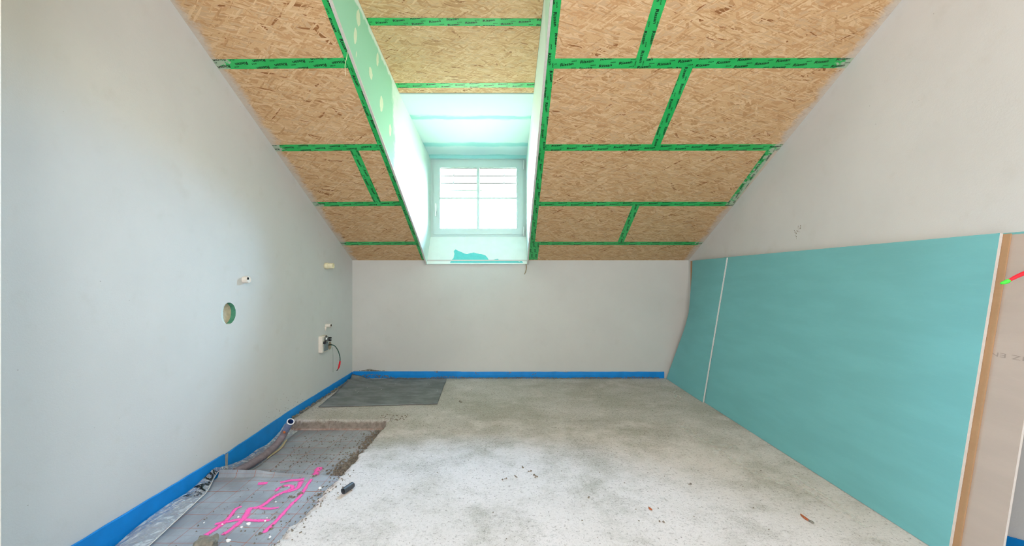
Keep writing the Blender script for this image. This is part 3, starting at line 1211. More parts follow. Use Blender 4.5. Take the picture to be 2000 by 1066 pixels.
def narrow(u, v, d):
    """u 0 at the viewer's end, 1 at the knee wall; v up"""
    z = 1.238 * v
    ys0 = 3.50
    ye = 4.315 - 0.13 * min(1.0, v / 0.45) + 0.005 * v
    y = ys0 + (ye - ys0) * u
    xs_ = 1.668 + (1.8735 - 1.668) * v
    bend = 1.675 + (0.232 / 0.58) * min(v, 0.58) * 0.78 + max(0, v - 0.58) * 0.10
    bend = min(bend, 1.893)
    f = u * u
    return (xs_ * (1 - f) + bend * f - d, y, z + 0.001 + d * 0.17)


def warped(nm, d0, d1, mat, parent):
    vs = [narrow(i / NU, j / NV, d) for d in (d0, d1) for j in range(NV + 1) for i in range(NU + 1)]
    w = NU + 1
    b = w * (NV + 1)
    fs = []
    for j in range(NV):
        for i in range(NU):
            a = j * w + i
            fs.append((a, a + 1, a + w + 1, a + w))
            fs.append((b + a, b + a + w, b + a + w + 1, b + a + 1))
    for i in range(NU):
        a, c = i, NV * w + i
        fs += [(a, b + a, b + a + 1, a + 1), (c, c + 1, b + c + 1, b + c)]
    for j in range(NV):
        a, c = j * w, j * w + NU
        fs += [(a, a + w, b + a + w, b + a), (c, b + c, b + c + w, c + w)]
    o = pyd(nm, vs, fs, mat, parent)
    return o


nar = warped('plasterboard', -0.0125, -0.0008, 'gyps', None)
tag(nar, 'narrow teal plasterboard offcut leaning in front, next to the knee wall', 'plasterboard')
warped('face_paper', -0.0008, 0.0, 'teal', nar)

cb, cb_pt = leaning('plasterboard', 4.09, 4.285, 1.9125, 1.9155, 1.236, 0.008, 'brown', 'brown board strip upright against the wall behind the narrow teal offcut')

# red and green cable end reaching in from the wall
rw = empty('cable', (1.925, 1.22, 1.205))
tag(rw, 'bright red cable with a green end in front of the beige board', 'cable')
P = spline([(0.0, 0, 0), (-0.06, 0.09, -0.035), (-0.134, 0.195, -0.115), (-0.158, 0.222, -0.142)], 8)
tube('cable_sheath', P, [0.0105 - 0.0055 * i / (len(P) - 1) for i in range(len(P))], 'redwire', rw, 10)
P2 = spline([(-0.157, 0.221, -0.1410), (-0.165, 0.228, -0.149), (-0.176, 0.234, -0.154)], 5)
tube('green_end', P2, [0.0052, 0.0062, 0.0068, 0.0072, 0.007, 0.0066, 0.0064, 0.006, 0.005, 0.004, 0.002], 'lime', rw, 10)

# ------------------------------------------------------------------ blue foam edge strips
def strip(name, f0, f1, n, horiz, tfun, bfun, th, label, wave=0.0015):
    """upright foam strip along a wall. horiz(t) -> (base point on the wall, inward normal)"""
    vs, fs = [], []
    for i in range(n + 1):
        t = f0 + (f1 - f0) * i / n
        p, nn = horiz(t)
        w = wave * noise.noise(Vector((t * 6, 3, 1)))
        zt, zb = tfun(t) + wave * noise.noise(Vector((t * 11, 8, 1))), bfun(t)
        for d, z in ((0.0005, zb), (0.0005, zt - 0.002), (th * 0.5 + w, zt), (th + w, zt - 0.003), (th + w + 0.002, (zt + zb) / 2), (th + w, zb)):
            vs.append((p[0] + nn[0] * d, p[1] + nn[1] * d, z))
    m = 6
    for i in range(n):
        for k in range(m):
            l = (k + 1) % m
            fs.append((i * m + k, i * m + l, (i + 1) * m + l, (i + 1) * m + k))
    fs.append(tuple(range(m)))
    fs.append(tuple(n * m + k for k in range(m))[::-1])
    o = pyd(name, vs, fs, 'foam', None, False)
    tag(o, label, 'edge strip')
    return o


def lerp(a, b, t):
    return a + (b - a) * max(0, min(1, t))


wallL = lambda t: ((XL, t), (1, 0))
strip('foam_strip', 1.0, 2.372, 46, wallL, lambda t: lerp(0.066, 0.050, (t - 1.4) / 0.97), lambda t: -0.087, 0.010, 'blue foam strip along the wall beside the printed plastic film', 0.003)
strip('foam_strip', 2.392, 4.338, 50, wallL, lambda t: lerp(0.046, 0.067, (t - 2.4) / 0.7), lambda t: -0.087 if t < 3.07 else -0.004, 0.010, 'blue foam strip along the wall beside the grey pipe and grey mat', 0.003)
strip('foam_strip', XL + 0.012, 1.662, 60, lambda t: ((t, YB), (0, -1)), lambda t: 0.072 - 0.004 * (t > -0.5), lambda t: -0.004, 0.010, 'blue foam strip along the foot of the low knee wall', 0.002)
strip('foam_strip', 1.2, 1.75, 16, lambda t: ((XR, t), (-1, 0)), lambda t: lerp(0.135, 0.068, (t - 1.38) / 0.24), lambda t: -0.004, 0.009, 'blue foam strip lifting off the floor beside the beige board', 0.002)
# grey strip closing the joint of the two foam strips
P = [(XL + 0.0135, 2.382, -0.086), (XL + 0.015, 2.380, -0.05), (XL + 0.0155, 2.382, 0.0), (XL + 0.013, 2.388, 0.044)]
vs, fs = [], []
for p in spline(P, 5):
    vs += [(p.x, p.y - 0.009, p.z), (p.x, p.y + 0.009, p.z), (p.x - 0.0028, p.y + 0.009, p.z), (p.x - 0.0028, p.y - 0.009, p.z)]
for i in range(len(vs) // 4 - 1):
    for a in range(4):
        b = (a + 1) % 4
        fs.append((i * 4 + a, i * 4 + b, i * 4 + 4 + b, i * 4 + 4 + a))
jt = pyd('joint_strip', vs, fs, 'foam_end')
tag(jt, 'narrow grey strip standing over the gap between two blue foam strips', 'joint strip')

# ------------------------------------------------------------------ insulation sheets in the broken-out corner
def near_h(x, y):
    c = 0.0
    if y > 2.274:
        f = (y - 2.274) / 0.019
        a = lerp(1.0, 0.0, (x + 1.52) / 0.52)
        c = 0.036 * a * f ** 1.3
    sag = 0.003 * noise.noise(Vector((x * 4, y * 4, 2)))
    fold = 0.006 * math.exp(-((x + 1.36 + (y - 2.2) * 0.42) / 0.045) ** 2)
    return -0.040 + c + sag + fold


def sheet(name, x0, x1, y0, y1, h, st, label):
    ax = axis(x0, x1, 0, 0, st, st)
    ay = axis(y0, y1, 2.26, 2.3, 0.004, st)
    vs = [(x, y, h(x, y)) for y in ay for x in ax]
    n = len(ax)
    fs = [(j * n + i, j * n + i + 1, (j + 1) * n + i + 1, (j + 1) * n + i) for j in range(len(ay) - 1) for i in range(n - 1)]
    o = pyd(name, vs, fs, 'sheet', None, True)
    tag(o, label, 'insulation sheet')
    return o


def far_h(x, y):
    return -0.0745 + 0.001 * noise.noise(Vector((x * 6, y * 6, 9)))


near = sheet('insulation_sheet', -1.61, -0.86, 1.2, 2.293, near_h, 0.018, 'gridded silver insulation sheet with pink sprayed marks and a curled edge')
far = sheet('insulation_sheet', -1.634, -0.872, 2.20, 3.083, far_h, 0.03, 'gridded silver insulation sheet strewn with mortar crumbs beside the grey pipe')


def on_sheet(zx, zy, z):
    """point on the sheet plane from the survey grid of the sprayed marks"""
    px, py = 380 + zx / 6.421, 900 + zy / 6.421
    d = (H - z) * 800 / (py - 540)
    return ((px - 991) * d / 800, d)


marks = [
    ([(868, 900), (960, 815), (1040, 740), (1200, 560), (1330, 430), (1420, 290), (1468, 225)], (0.022, 0.017)),
    ([(140, 925), (300, 820), (420, 720), (500, 620), (545, 592), (590, 580)], (0.028, 0.016)),
    ([(350, 930), (450, 870), (600, 750), (650, 680), (690, 612), (740, 595), (800, 583)], (0.026, 0.026)),
    ([(800, 583), (880, 540), (1000, 450), (1120, 390), (1215, 352), (1228, 322), (1190, 306), (1130, 312), (1060, 338), (1020, 382)], (0.026, 0.020)),
    ([(255, 785), (400, 760), (600, 745), (780, 748), (945, 745)], (0.026, 0.020)),
    ([(815, 587), (930, 597), (1055, 585)], (0.022, 0.018)),
    ([(1075, 270), (1200, 243), (1300, 236), (1375, 226)], (0.024, 0.032)),
    ([(795, 296), (850, 286), (915, 276)], (0.036, 0.030)),
    ([(1335, 256), (1300, 330), (1215, 372), (1100, 400)], (0.03, 0.02)),
]
for pts, w in marks:
    ribbon('sprayed_mark', [on_sheet(a, b, -0.038) for a, b in pts], w, 'spray', near, lambda x, y: near_h(x, y) + 0.0016, 0.5)
ribbon('sprayed_mark', [on_sheet(a, b, -0.0745) for a, b in ((1490, 205), (1520, 160), (1545, 120), (1572, 80))], (0.034, 0.042), 'spray', far, lambda x, y: far_h(x, y) + 0.0012, 0.6)

# ------------------------------------------------------------------ plastic film with printing
def unproj_floor(px, py, z):
    d = (H - z) * 800 / (py - 540)
    return Vector(((px - 991) * d / 800, d, z))


def unproj_wall(px, py, x):
    d = x * 800 / (px - 991)
    return Vector((x, d, H + (540 - py) * d / 800))


FL = [unproj_wall(*p, -1.628) for p in ((185, 1097), (227, 1066), (270, 1029), (329, 986), (367, 962), (404, 930), (421, 914))]
FR = [unproj_floor(*p, -0.030) for p in ((250, 1104), (294, 1066), (340, 1023), (388, 978), (404, 962), (419, 934), (428, 921))]
SL, SR = spline(FL, 8), spline(FR, 8)


def film_pt(u, v, lift=0.0):
    i = v * (len(SL) - 1)
    k = min(int(i), len(SL) - 2)
    f = i - k
    a, b = SL[k].lerp(SL[k + 1], f), SR[k].lerp(SR[k + 1], f)
    p = a.lerp(b, u)
    m = math.sin(math.pi * u)
    cr = noise.noise(Vector((u * 2.2, v * 9, 3))) * 0.014 + noise.noise(Vector((u * 5, v * 30, 6))) * 0.006
    p.z += 0.006 + m * (0.010 + cr) + lift
    p.x += m * 0.006 * noise.noise(Vector((u * 4, v * 18, 8))) + lift * 0.5
    return p


def grid_surf(name, fun, nu, nv, mat, parent=None, smooth=True):
    vs = [fun(i / nu, j / nv) for j in range(nv + 1) for i in range(nu + 1)]
    w = nu + 1
    fs = [(j * w + i, j * w + i + 1, (j + 1) * w + i + 1, (j + 1) * w + i) for j in range(nv) for i in range(nu)]
    return pyd(name, vs, fs, mat, parent, smooth)


film = grid_surf('plastic_film', film_pt, 16, 90, 'film')
tag(film, 'crumpled clear plastic film with black printing along the blue foam strip', 'plastic film')
# hem: pale folded edge of the film
P = [film_pt(1.0, j / 60, 0.002) for j in range(61)]
tube('film_hem', P, 0.0018, 'ivory', film, 6)
# printed letters A.DA and a rayed disc
def print_on_film(body, u0, v0, du, dv, nm):
    gv, gf = glyphs(body, 1.0, 1.0, 0, 0, 0.02)
    bm = bmesh.new()
    bv = [bm.verts.new((a, b, 0)) for a, b in gv]
    for f in gf:
        bm.faces.new([bv[k] for k in f])
    bmesh.ops.triangulate(bm, faces=bm.faces[:])
    bmesh.ops.subdivide_edges(bm, edges=[e for e in bm.edges if e.calc_length() > 0.12], cuts=2)
    for v in bm.verts:
        v.co = film_pt(u0 - du * v.co.y, v0 + dv * v.co.x, 0.0022)
    bmo(nm, bm, 'ink', film)


print_on_film('A.DA', 0.93, 0.655, 0.78, 0.285, 'lettering')
bm = bmesh.new()
for k in range(22):
    a = 2 * math.pi * k / 22
    c, s = math.cos(a), math.sin(a)
    qv = []
    for r, w in ((0.62, -0.055), (0.62, 0.055), (1.0, 0.075), (1.0, -0.075)):
        qx, qy = c * r - s * w, s * r + c * w
        qv.append(bm.verts.new(film_pt(0.55 + 0.36 * qy, 0.588 + 0.052 * qx, 0.0022)))
    bm.faces.new(qv)
bmo('rayed_mark', bm, 'ink', film)

# ------------------------------------------------------------------ pipe lying in the corner with film around it
PP = spline([(-1.566, 2.350, -0.046), (-1.543, 2.42, -0.046), (-1.531, 2.52, -0.046), (-1.522, 2.605, -0.041), (-1.515, 2.69, -0.024), (-1.501, 2.735, 0.010), (-1.480, 2.738, 0.052)], 8)
pipe = tube('pipe', PP, 0.0215, 'pipe', None, 18)
tag(pipe, 'dusty grey pipe curving up out of the corner, open blue-lined end', 'pipe')
e0, e1 = PP[-1], Vector((-1.430, 2.702, 0.120))
hollow('pipe_end', e0 - (e1 - e0) * 0.15, e1, 0.0222, 0.0180, 0.06, 'pipe_end', pipe, 20, False)
dirn = (e1 - e0).normalized()
hollow('pipe_rim', e1 - dirn * 0.003, e1 + dirn * 0.0012, 0.0238, 0.0179, 0.004, 'rim', pipe, 20, False)
hollow('pipe_lining', e1 - dirn * 0.05, e1 + dirn * 0.0004, 0.0178, 0.0172, 0.045, 'pipe_in', pipe)
bm = bmesh.new()
bmesh.ops.create_icosphere(bm, subdivisions=2, radius=0.009)
for v in bm.verts:
    v.co = v.co * (1 + 0.3 * noise.noise(v.co * 200)) + Vector((-1.478, 2.716, 0.046))
bmo('rust_spot', bm, 'orange', pipe)
bm = bmesh.new()
bmesh.ops.create_icosphere(bm, subdivisions=2, radius=0.013)
for v in bm.verts:
    v.co = Vector((v.co.x * 1.3, v.co.y, v.co.z * 0.8)) * (1 + 0.3 * noise.noise(v.co * 200)) + Vector((-1.573, 2.338, -0.044))
bmo('rust_plug', bm, 'orange', pipe)

GL = [unproj_wall(*p, -1.627) for p in ((426, 914), (450, 908), (478, 896), (503, 878), (522, 868), (545, 845), (556, 828))]
GR = [unproj_floor(*p, -0.070) for p in ((432, 934), (470, 928), (505, 911), (528, 893), (550, 876), (563, 858), (584, 841))]
TL, TR = spline(GL, 8), spline(GR, 8)


def film2(u, v):
    i = v * (len(TL) - 1)
    k = min(int(i), len(TL) - 2)
    f = i - k
    p = TL[k].lerp(TL[k + 1], f).lerp(TR[k].lerp(TR[k + 1], f), u)
    m = math.sin(math.pi * u)
    hump = 0.0
    p.z += 0.004 - m * 0.022 + max(0, m) * (noise.noise(Vector((u * 3, v * 13, 5))) * 0.012 + noise.noise(Vector((u * 8, v * 40, 5))) * 0.006) + hump
    return p


fm2 = grid_surf('plastic_film', film2, 14, 70, 'film')
tag(fm2, 'crumpled clear plastic film lying under the grey pipe', 'plastic film')
P = [film2(0.97, 0.46 + 0.36 * j / 16) + Vector((0, 0, 0.0025)) for j in range(17)]
vs, fs = [], []
for j, p in enumerate(P):
    w = 0.004 + 0.008 * math.sin(math.pi * j / 16)
    vs += [p + Vector((-w, 0, 0.002)), p + Vector((w * 0.4, 0, 0))]
fs = [(2 * j, 2 * j + 1, 2 * j + 3, 2 * j + 2) for j in range(16)]
yt = pyd('yellow_tape', vs, fs, 'yellow', fm2)

# ------------------------------------------------------------------ grey mat on the screed
MA = [Vector((-1.632, 4.315, 0)), Vector((-0.637, 4.285, 0)), Vector((-0.590, 3.45, 0)), Vector((-1.555, 3.372, 0))]


def mat_pt(u, v, d=0.0):
    t = MA[3].lerp(MA[2], u).lerp(MA[0].lerp(MA[1], u), v)
    z = 0.0045
    z += 0.03 * max(0, 0.16 - u) / 0.16 * max(0, v - 0.45) / 0.55 * (1 + 0.5 * math.sin(v * 40))
    z += 0.012 * math.exp(-((u - 0.13) / 0.09) ** 2) * max(0, v - 0.75) / 0.25
    z += 0.0025 * (1 + noise.noise(Vector((u * 7, v * 7, 3)))) * (1 if v < 0.05 or v > 0.95 else 0.4)
    t.y += 0.014 * noise.noise(Vector((u * 4, v * 2, 1))) - 0.06 * math.exp(-((u - 0.22) / 0.12) ** 2) * v * v
    t.x += 0.010 * noise.noise(Vector((u * 2, v * 4, 5)))
    if u < 0.12:
        t.x = max(t.x, XL + 0.014)
    t.z = z + d
    return t


def closed_surf(name, fun, nu, nv, th, mat, smooth=True):
    vs = [fun(i / nu, j / nv, 0) for j in range(nv + 1) for i in range(nu + 1)] + [fun(i / nu, j / nv, -th) for j in range(nv + 1) for i in range(nu + 1)]
    w, b = nu + 1, (nu + 1) * (nv + 1)
    fs = []
    for j in range(nv):
        for i in range(nu):
            a = j * w + i
            fs += [(a, a + 1, a + w + 1, a + w), (b + a, b + a + w, b + a + w + 1, b + a + 1)]
    for i in range(nu):
        a, c = i, nv * w + i
        fs += [(a, b + a, b + a + 1, a + 1), (c, c + 1, b + c + 1, b + c)]
    for j in range(nv):
        a, c = j * w, j * w + nu
        fs += [(a, a + w, b + a + w, b + a), (c, b + c, b + c + w, c + w)]
    return pyd(name, vs, fs, mat, None, smooth)


mt = closed_surf('floor_mat', mat_pt, 40, 30, 0.004, 'rubber')
tag(mt, 'dark grey rubber mat lying in the corner by the knee wall', 'mat')

# ------------------------------------------------------------------ small loose things
def rock(name, c, s, mat, parent=None, sub=2, amp=0.35, seed=0.0, flat=None):
    bm = bmesh.new()
    bmesh.ops.create_icosphere(bm, subdivisions=sub, radius=1.0)
    for v in bm.verts:
        q_ = 1 + amp * noise.noise(v.co * 1.4 + Vector((seed, seed * 2, 0)))
        v.co = Vector((v.co.x * s[0], v.co.y * s[1], v.co.z * s[2])) * q_
        if flat is not None:
            v.co.z = max(v.co.z, flat)
    o = bmo(name, bm, mat, parent)
    o.location = c
    return o


# block of mortar on the near sheet
bm = bmesh.new()
add_box(bm, (-0.036, -0.028, -0.024), (0.036, 0.028, 0.026), 0.006)
bmesh.ops.subdivide_edges(bm, edges=bm.edges[:], cuts=2, use_grid_fill=True)
for v in bm.verts:
    v.co += Vector((noise.noise(v.co * 60), noise.noise(v.co * 60 + Vector((5, 0, 0))), noise.noise(v.co * 60 + Vector((0, 7, 0))))) * 0.007
ck = bmo('mortar_lump', bm, 'mortar')
ck.location = (-1.222, 1.66, -0.012)
ck.rotation_euler = (0, 0, 0.25)
tag(ck, 'grey lump of dried mortar at the foot of the pink marks', 'rubble')

for i, (zx, zy, s) in enumerate(((680, 785, 0.014), (590, 828, 0.009), (425, 1005, 0.014), (1572, 332, 0.013), (945, 942, 0.009), (885, 740, 0.008), (550, 700, 0.008), (350, 775, 0.007), (908, 702, 0.006), (1185, 305, 0.006), (1020, 500, 0.007), (120, 750, 0.006))):
    s *= 0.62
    x, y = on_sheet(zx, zy, -0.032)
    o = rock('foam_crumb', (x, y, near_h(x, y) + s * 0.6), (s, s * 0.8, s * 0.75), 'styro', None, 2, 0.6, i * 3.1)
    lab = {0: 'largest white polystyrene crumb, beside the crossing of the pink lines', 1: 'flat white polystyrene crumb next to the largest crumb between the pink lines',
           2: 'white polystyrene crumb right beside the grey mortar lump', 3: 'white polystyrene crumb beyond the long pink line, towards the screed edge',
           4: 'white polystyrene crumb past the lower end of the long pink line', 11: 'white polystyrene crumb on the sheet near the plastic film'}
    tag(o, lab.get(i, 'tiny white polystyrene crumb lying on or between the pink sprayed lines'), 'crumb', None, 'white crumbs on the pink-marked sheet')

# cut end of black pipe lying on the screed
a0 = Vector((-0.812, 2.025, 0.0155))
a1 = Vector((-0.789, 2.088, 0.0155))
bp = hollow('pipe_offcut', a1, a0, 0.0145, 0.011, 0.06, 'pvc')
tag(bp, 'short black pipe offcut lying on the screed', 'pipe')

# splinter and stick
def splinter(name, pts, w, mat, label, cat):
    P = [Vector(p) for p in pts]
    t = (P[-1] - P[0]).normalized()
    qn = Vector((-t.y, t.x, 0))
    vs, fs = [], []
    n = len(P)
    for i, p in enumerate(P):
        ww = w * math.sin(math.pi * (0.12 + 0.76 * i / (n - 1)))
        vs += [p - qn * ww, p + qn * ww, p + qn * ww * 0.8 + Vector((0, 0, 0.004)), p - qn * ww * 0.7 + Vector((0, 0, 0.0055))]
    for i in range(n - 1):
        for a in range(4):
            b = (a + 1) % 4
            fs.append((i * 4 + a, i * 4 + b, i * 4 + 4 + b, i * 4 + 4 + a))
    fs += [(3, 2, 1, 0), tuple(n * 4 - 4 + k for k in range(4))]
    o = pyd(name, vs, fs, mat)
    tag(o, label, cat)
    return o


def fl(px, py, z=0.001):
    p = unproj_floor(px, py, z)
    return (p.x, p.y, p.z)


splinter('wood_splinter', [fl(1564, 1005), fl(1570, 1010), fl(1577, 1015), fl(1582, 1018)], 0.0065, 'wood', 'reddish wood splinter on the screed near the large teal board', 'splinter')
splinter('wood_splinter', [fl(1579, 1016, 0.003), fl(1585, 1019, 0.002), fl(1590, 1022)], 0.006, 'mortar', 'grey splinter end touching the reddish wood splinter', 'splinter')
splinter('stick', [unproj_floor(547.5, 919.5, -0.073), unproj_floor(558, 918.4, -0.073), unproj_floor(569, 917.4, -0.073)], 0.0035, 'foam_end', 'thin grey stick lying on the silver sheet among crumbs', 'stick')
splinter('wood_chip', [fl(1267, 991), fl(1270, 994), fl(1273, 996)], 0.006, 'wood', 'small reddish chip alone in the middle of the screed', 'chip')


def crumbs(name, pts, mat, label=None, parent=None, cat=None):
    """many tiny irregular lumps, nobody could count them"""
    vs, fs = [], []
    for (x, y, z, s) in pts:
        b = len(vs)
        a = random.random() * 6.28
        for k in range(5):
            r = s * random.uniform(0.6, 1.2)
            vs.append((x + r * math.cos(a + k * 1.257), y + r * math.sin(a + k * 1.257), z))
        for k in range(3):
            r = s * random.uniform(0.25, 0.7)
            vs.append((x + r * math.cos(a + k * 2.1), y + r * math.sin(a + k * 2.1), z + s * random.uniform(0.6, 1.1)))
        for k in range(5):
            l = (k + 1) % 5
            m = (0, 0, 1, 1, 2)[k]
            fs.append((b + k, b + l, b + 5 + m))
        fs += [(b + 1 + 1, b + 5 + 1, b + 5), (b + 4, b + 5 + 2, b + 6), (b, b + 5, b + 7), (b + 5, b + 6, b + 7)]
    o = pyd(name, vs, fs, mat, parent)
    o['kind'] = 'stuff'
    if label:
        o['label'] = label
        o['category'] = cat
    return o


pts = []
for i in range(1400):      # spill along the broken edge
    y = random.uniform(2.26, 3.06)
    x = -0.895 - abs(random.gauss(0, 0.055)) - 0.04 * random.random() * (y < 2.6)
    pts.append((x, y, far_h(x, y) + 0.0015 + 0.018 * random.random() * max(0, 1 - (-0.895 - x) / 0.06), random.uniform(0.002, 0.0085)))
for i in range(420):      # the small heap
    x, y = random.gauss(-0.955, 0.03), random.gauss(2.42, 0.07)
    pts.append((x, y, far_h(x, y) + random.random() * 0.016, random.uniform(0.003, 0.009)))
for i in range(420):
    x, y = random.uniform(-1.46, -0.92), random.uniform(2.32, 3.06)
    if noise.noise(Vector((x * 5, y * 5, 2))) > -0.15:
        pts.append((x, y, far_h(x, y) + 0.001, random.uniform(0.0015, 0.0055)))
crumbs('mortar_crumbs', pts, 'mortar_dk', 'brown mortar crumbs spilled over the silver sheet along the broken edge', None, 'rubble')
pts = []
for i in range(300):
    y = random.uniform(1.3, 2.3)
    x = -0.93 - (1.95 - y) * 0.12 * (y < 1.95) + random.gauss(0, 0.045)
    z = max(near_h(x, y), recess(x, y))
    pts.append((x, y, z, random.uniform(0.0015, 0.006)))
for i in range(120):
    x, y = random.uniform(-1.40, -0.95), random.uniform(1.5, 2.28)
    pts.append((x, y, near_h(x, y) + 0.0005, random.uniform(0.0015, 0.0045)))
for zx, zy in ((1320, 400), (1340, 392), (1300, 410), (1210, 450), (1240, 455), (1190, 440), (1555, 415), (1575, 405), (1095, 325), (1435, 465), (985, 715), (1000, 708), (965, 840), (815, 912), (1510, 185), (1490, 190)):
    x, y = on_sheet(zx, zy, -0.036)
    for k in range(4):
        pts.append((x + random.gauss(0, 0.005), y + random.gauss(0, 0.006), near_h(x, y) + 0.001, random.uniform(0.003, 0.007)))
crumbs('mortar_crumbs', pts, 'mortar_dk', 'fine mortar crumbs scattered over the pink-marked sheet and the feathered screed edge', None, 'rubble')
pts = []
for i in range(260):
    x, y = random.uniform(-0.8, 1.6), random.uniform(1.2, 4.2)
    pts.append((x, y, recess(x, y), random.uniform(0.0012, 0.0042)))
for i in range(60):
    x, y = random.gauss(-0.85, 0.06), random.gauss(3.13, 0.05)
    pts.append((x, y, recess(x, y), random.uniform(0.002, 0.007)))
for px, py in ((1022, 912), (1035, 920), (1043, 927), (1047, 930), (985, 935), (1010, 931), (1150, 972), (1348, 945), (1290, 1020), (900, 785), (898, 783)):
    p = fl(px, py, 0)
    for k in range(3):
        pts.append((p[0] + random.gauss(0, 0.006), p[1] + random.gauss(0, 0.008), 0.0, random.uniform(0.003, 0.007)))
crumbs('floor_grit', pts, 'mortar_dk', 'dark grit scattered over the open screed', None, 'grit')

# mortar smeared over the foam strip at the knee wall
pts = []
for i in range(160):
    x = random.gauss(-1.45, 0.07)
    pts.append((x, YB - 0.012 - random.random() * 0.006, 0.078 + random.random() * 0.016 * math.exp(-((x + 1.46) / 0.06) ** 2), random.uniform(0.002, 0.006)))
for i in range(1500):
    x = random.uniform(-1.6, 1.6)
    hgt = 0.024 * max(0.1, noise.noise(Vector((x * 2.5, 3, 0))) + 0.45)
    if x < -1.25:
        hgt += 0.018
    pts.append((x, YB - 0.013 - random.random() * 0.012, random.random() * hgt, random.uniform(0.002, 0.0065)))
for i in range(600):
    y = random.uniform(3.09, 4.3)
    pts.append((XL + 0.013 + random.random() * 0.02, y, random.random() * 0.014, random.uniform(0.002, 0.007)))
for x0, z0 in ((-0.33, 0.05), (0.02, 0.055), (0.28, 0.05), (0.62, 0.065), (-0.75, 0.066)):
    for i in range(10):
        pts.append((x0 + random.gauss(0, 0.012), YB - 0.013, z0 + random.gauss(0, 0.006), random.uniform(0.003, 0.006)))
ms = crumbs('mortar_residue', pts, 'mortar', 'crusty mortar residue along the blue strip at the knee wall', None, 'residue')

# specks of mortar on the gable wall above the strip
pts = []
for i in range(46):
    y = random.gauss(3.0, 0.14)
    z = 0.075 + abs(random.gauss(0, 0.05))
    pts.append((XL + 0.0005, y, z, random.uniform(0.001, 0.0032)))
vs, fs = [], []
for (x, y, z, s) in pts:
    b = len(vs)
    vs.append((x + 0.002, y, z))
    for k in range(5):
        r = s * random.uniform(0.6, 1.3)
        vs.append((x, y + r * math.cos(k * 1.257), z + 1.3 * r * math.sin(k * 1.257)))
    fs += [(b, b + 1 + k, b + 1 + (k + 1) % 5) for k in range(5)]
o = pyd('mortar_specks', vs, fs, 'mortar_dk', wall_l)
o['kind'] = 'stuff'
vs, fs = [], []
for cy, cz, n_, sp_ in ((2.724, 1.076 + (540 - 453) * 2.724 / 800, 16, 0.022), (2.70, 1.40, 5, 0.01)):
    for i in range(n_):
        y, z = random.gauss(cy, sp_), random.gauss(cz, sp_)
        s = random.uniform(0.0012, 0.004)
        b = len(vs)
        vs.append((XR - 0.0016, y, z))
        for k in range(5):
            vs.append((XR - 0.0003, y + s * math.cos(k * 1.257), z + s * 1.5 * math.sin(k * 1.257)))
        fs += [(b, b + 1 + k, b + 1 + (k + 1) % 5) for k in range(5)]
o = pyd('scuff_specks', vs, fs, 'mortar_dk', wall_r)
o['kind'] = 'stuff'

# dust streaks dragged over the screed
for pts, w in (
    ([(1286, 745), (1292, 755), (1304, 762), (1322, 770), (1332, 778)], 0.05),
    ([(1322, 760), (1318, 775), (1330, 788)], 0.04),
    ([(1335, 833), (1370, 858), (1404, 870), (1440, 872)], 0.10),
    ([(1398, 874), (1440, 905), (1500, 935), (1560, 955)], 0.09),
    ([(1550, 928), (1590, 955), (1630, 980), (1690, 1030)], 0.05),
    ([(1553, 938), (1585, 965), (1640, 1000)], 0.035),
    ([(1700, 1047), (1712, 1052), (1724, 1057)], 0.035),
):
    ribbon('dust_streak', [fl(*p)[:2] for p in pts], w, 'streak', floor, lambda x, y: recess(x, y) + 0.0025, 0.4)

# ------------------------------------------------------------------ fittings on the gable wall with the round hole
st = hollow('pipe_stub', (XL - 0.01, 3.70, 1.173), (XL + 0.076, 3.70, 1.173), 0.0245, 0.019, 0.004, 'cream', None, 8)
tag(st, 'cream capped pipe stub high on the wall near the corner', 'pipe stub')
tube('collar', [(XL - 0.002, 3.70, 1.173), (XL + 0.030, 3.70, 1.173)], 0.028, 'cream', st, 12)
st = hollow('pipe_stub', (XL - 0.01, 2.56, 1.055), (XL + 0.032, 2.56, 1.058), 0.0215, 0.0205, 0.002, 'ivory', None, 18)
tag(st, 'ivory pipe stub with dark slot above the round hole', 'pipe stub')
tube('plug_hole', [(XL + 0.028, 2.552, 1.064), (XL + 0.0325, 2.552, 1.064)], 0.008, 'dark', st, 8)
st = hollow('pipe_stub', (XL - 0.01, 3.715, 0.630), (XL + 0.048, 3.715, 0.634), 0.0165, 0.012, 0.03, 'ivory', None, 18)
tag(st, 'short ivory pipe stub just above the socket box', 'pipe stub')
tube('drip', [(XL + 0.004, 3.70, 0.622), (XL + 0.004, 3.70, 0.585)], [0.010, 0.004], 'ivory', st, 8)
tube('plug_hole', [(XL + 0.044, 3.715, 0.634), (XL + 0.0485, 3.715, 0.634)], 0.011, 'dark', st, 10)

sb = empty('socket_box', (XL, 3.62, 0.482))
tag(sb, 'ivory surface socket box without cover, dark terminals exposed', 'socket')
box('box_body', (-0.003, -0.05, -0.072), (0.034, 0.055, 0.072), 'ivory', sb, 0.003)
box('metal_plate', (0.033, -0.024, -0.062), (0.042, 0.050, 0.010), 'zinc', sb, 0.002)
tube('terminal', [(0.033, 0.006, 0.042), (0.062, 0.006, 0.042)], 0.021, 'steel', sb, 16)
tube('terminal', [(0.033, 0.030, 0.038), (0.075, 0.030, 0.038)], 0.019, 'black', sb, 16)
tube('terminal_screw', [(0.074, 0.030, 0.038), (0.078, 0.030, 0.038)], 0.009, 'steel', sb, 10)
box('clamp', (0.034, -0.036, 0.002), (0.050, -0.006, 0.024), 'black', sb, 0.002)
box('clamp', (0.034, 0.010, 0.062), (0.044, 0.028, 0.071), 'black', sb, 0.001)

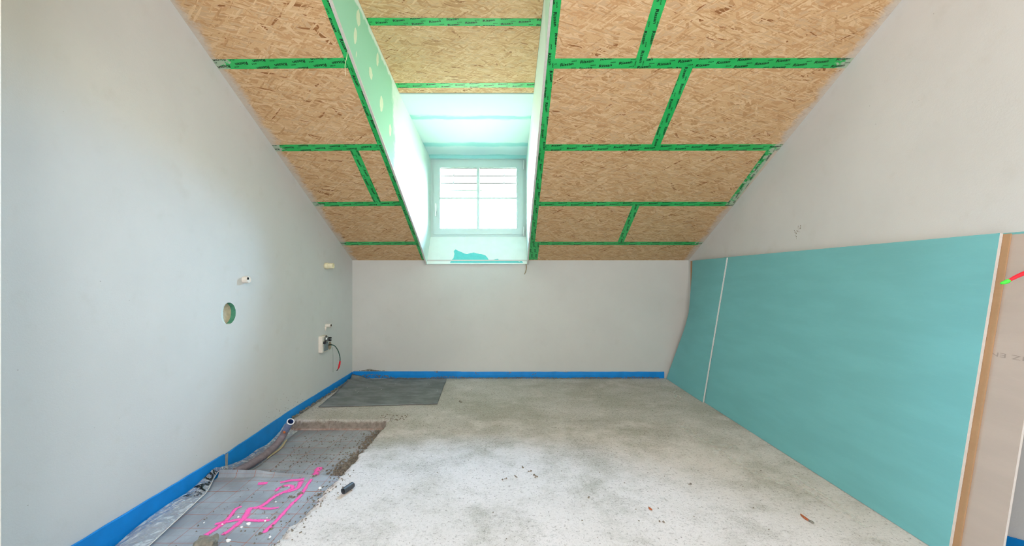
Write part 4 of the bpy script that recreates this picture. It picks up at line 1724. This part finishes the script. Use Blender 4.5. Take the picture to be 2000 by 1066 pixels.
gc = empty('cable', (XL, 3.80, 0.44))
tag(gc, 'dark green cable with a red sleeve hanging from the wall hole by the socket', 'cable')
P = spline([(-0.03, 0, 0.0), (0.02, 0, 0.003), (0.05, 0, -0.012), (0.078, 0, -0.055), (0.094, 0, -0.115), (0.094, 0, -0.150)], 7)
tube('cable_sheath', P, 0.0042, 'greencable', gc, 8)
tube('red_sleeve', spline([(0.095, 0, -0.146), (0.090, 0, -0.175), (0.083, 0, -0.205), (0.074, 0, -0.222)], 5), [0.006, 0.0075, 0.0078, 0.0085, 0.0085, 0.0085, 0.0083, 0.0082, 0.008, 0.0075, 0.007, 0.0065, 0.006, 0.005, 0.0045, 0.004], 'red', gc, 8)
tube('cable_tip', spline([(0.075, 0, -0.221), (0.069, 0, -0.231), (0.064, 0, -0.236)], 4), 0.0038, 'black', gc, 8)
th = tube('thread', spline([(XL + 0.004, 3.85, 0.41), (XL + 0.005, 3.857, 0.32), (XL + 0.004, 3.86, 0.24), (XL + 0.004, 3.862, 0.175)], 5), 0.0014, 'string', None, 5)
tag(th, 'thin pale thread hanging straight down the wall under the cable hole', 'thread')

# loose thread on the dormer cheek, paper strip under its corner
d0 = 2.24
th = tube('thread', spline([(CL - 0.018, 2.235, 2.33), (CL - 0.02, 2.23, 2.28), (CL - 0.03, 2.23, 2.23), (CL - 0.03, 2.23, 2.20), (CL - 0.027, 2.23, 2.17)], 6), 0.0014, 'cream', None, 5)
tag(th, 'loose cream thread dangling from the mint dormer cheek edge', 'thread')
vs = []
for p in spline([(0.196, 4.327, 1.212), (0.199, 4.325, 1.17), (0.193, 4.322, 1.13), (0.178, 4.318, 1.100)], 5):
    vs += [(p.x - 0.004, p.y, p.z), (p.x + 0.006, p.y - 0.003, p.z)]
fs = [(2 * i, 2 * i + 1, 2 * i + 3, 2 * i + 2) for i in range(len(vs) // 2 - 1)]
ps = pyd('paper_strip', vs, fs, 'paper')
ps.data.materials[0] = M['paper']
tag(ps, 'curled brown paper strip hanging under the dormer corner', 'paper strip')

# door jamb at the edge of view
jb = box('trim_1', (XL - 0.02, 0.94, -0.05), (-1.2335, 1.0, 2.9), 'jamb', None, 0.004)
tag(jb, 'warm white door jamb at the edge of the gable wall', 'jamb', 'structure')
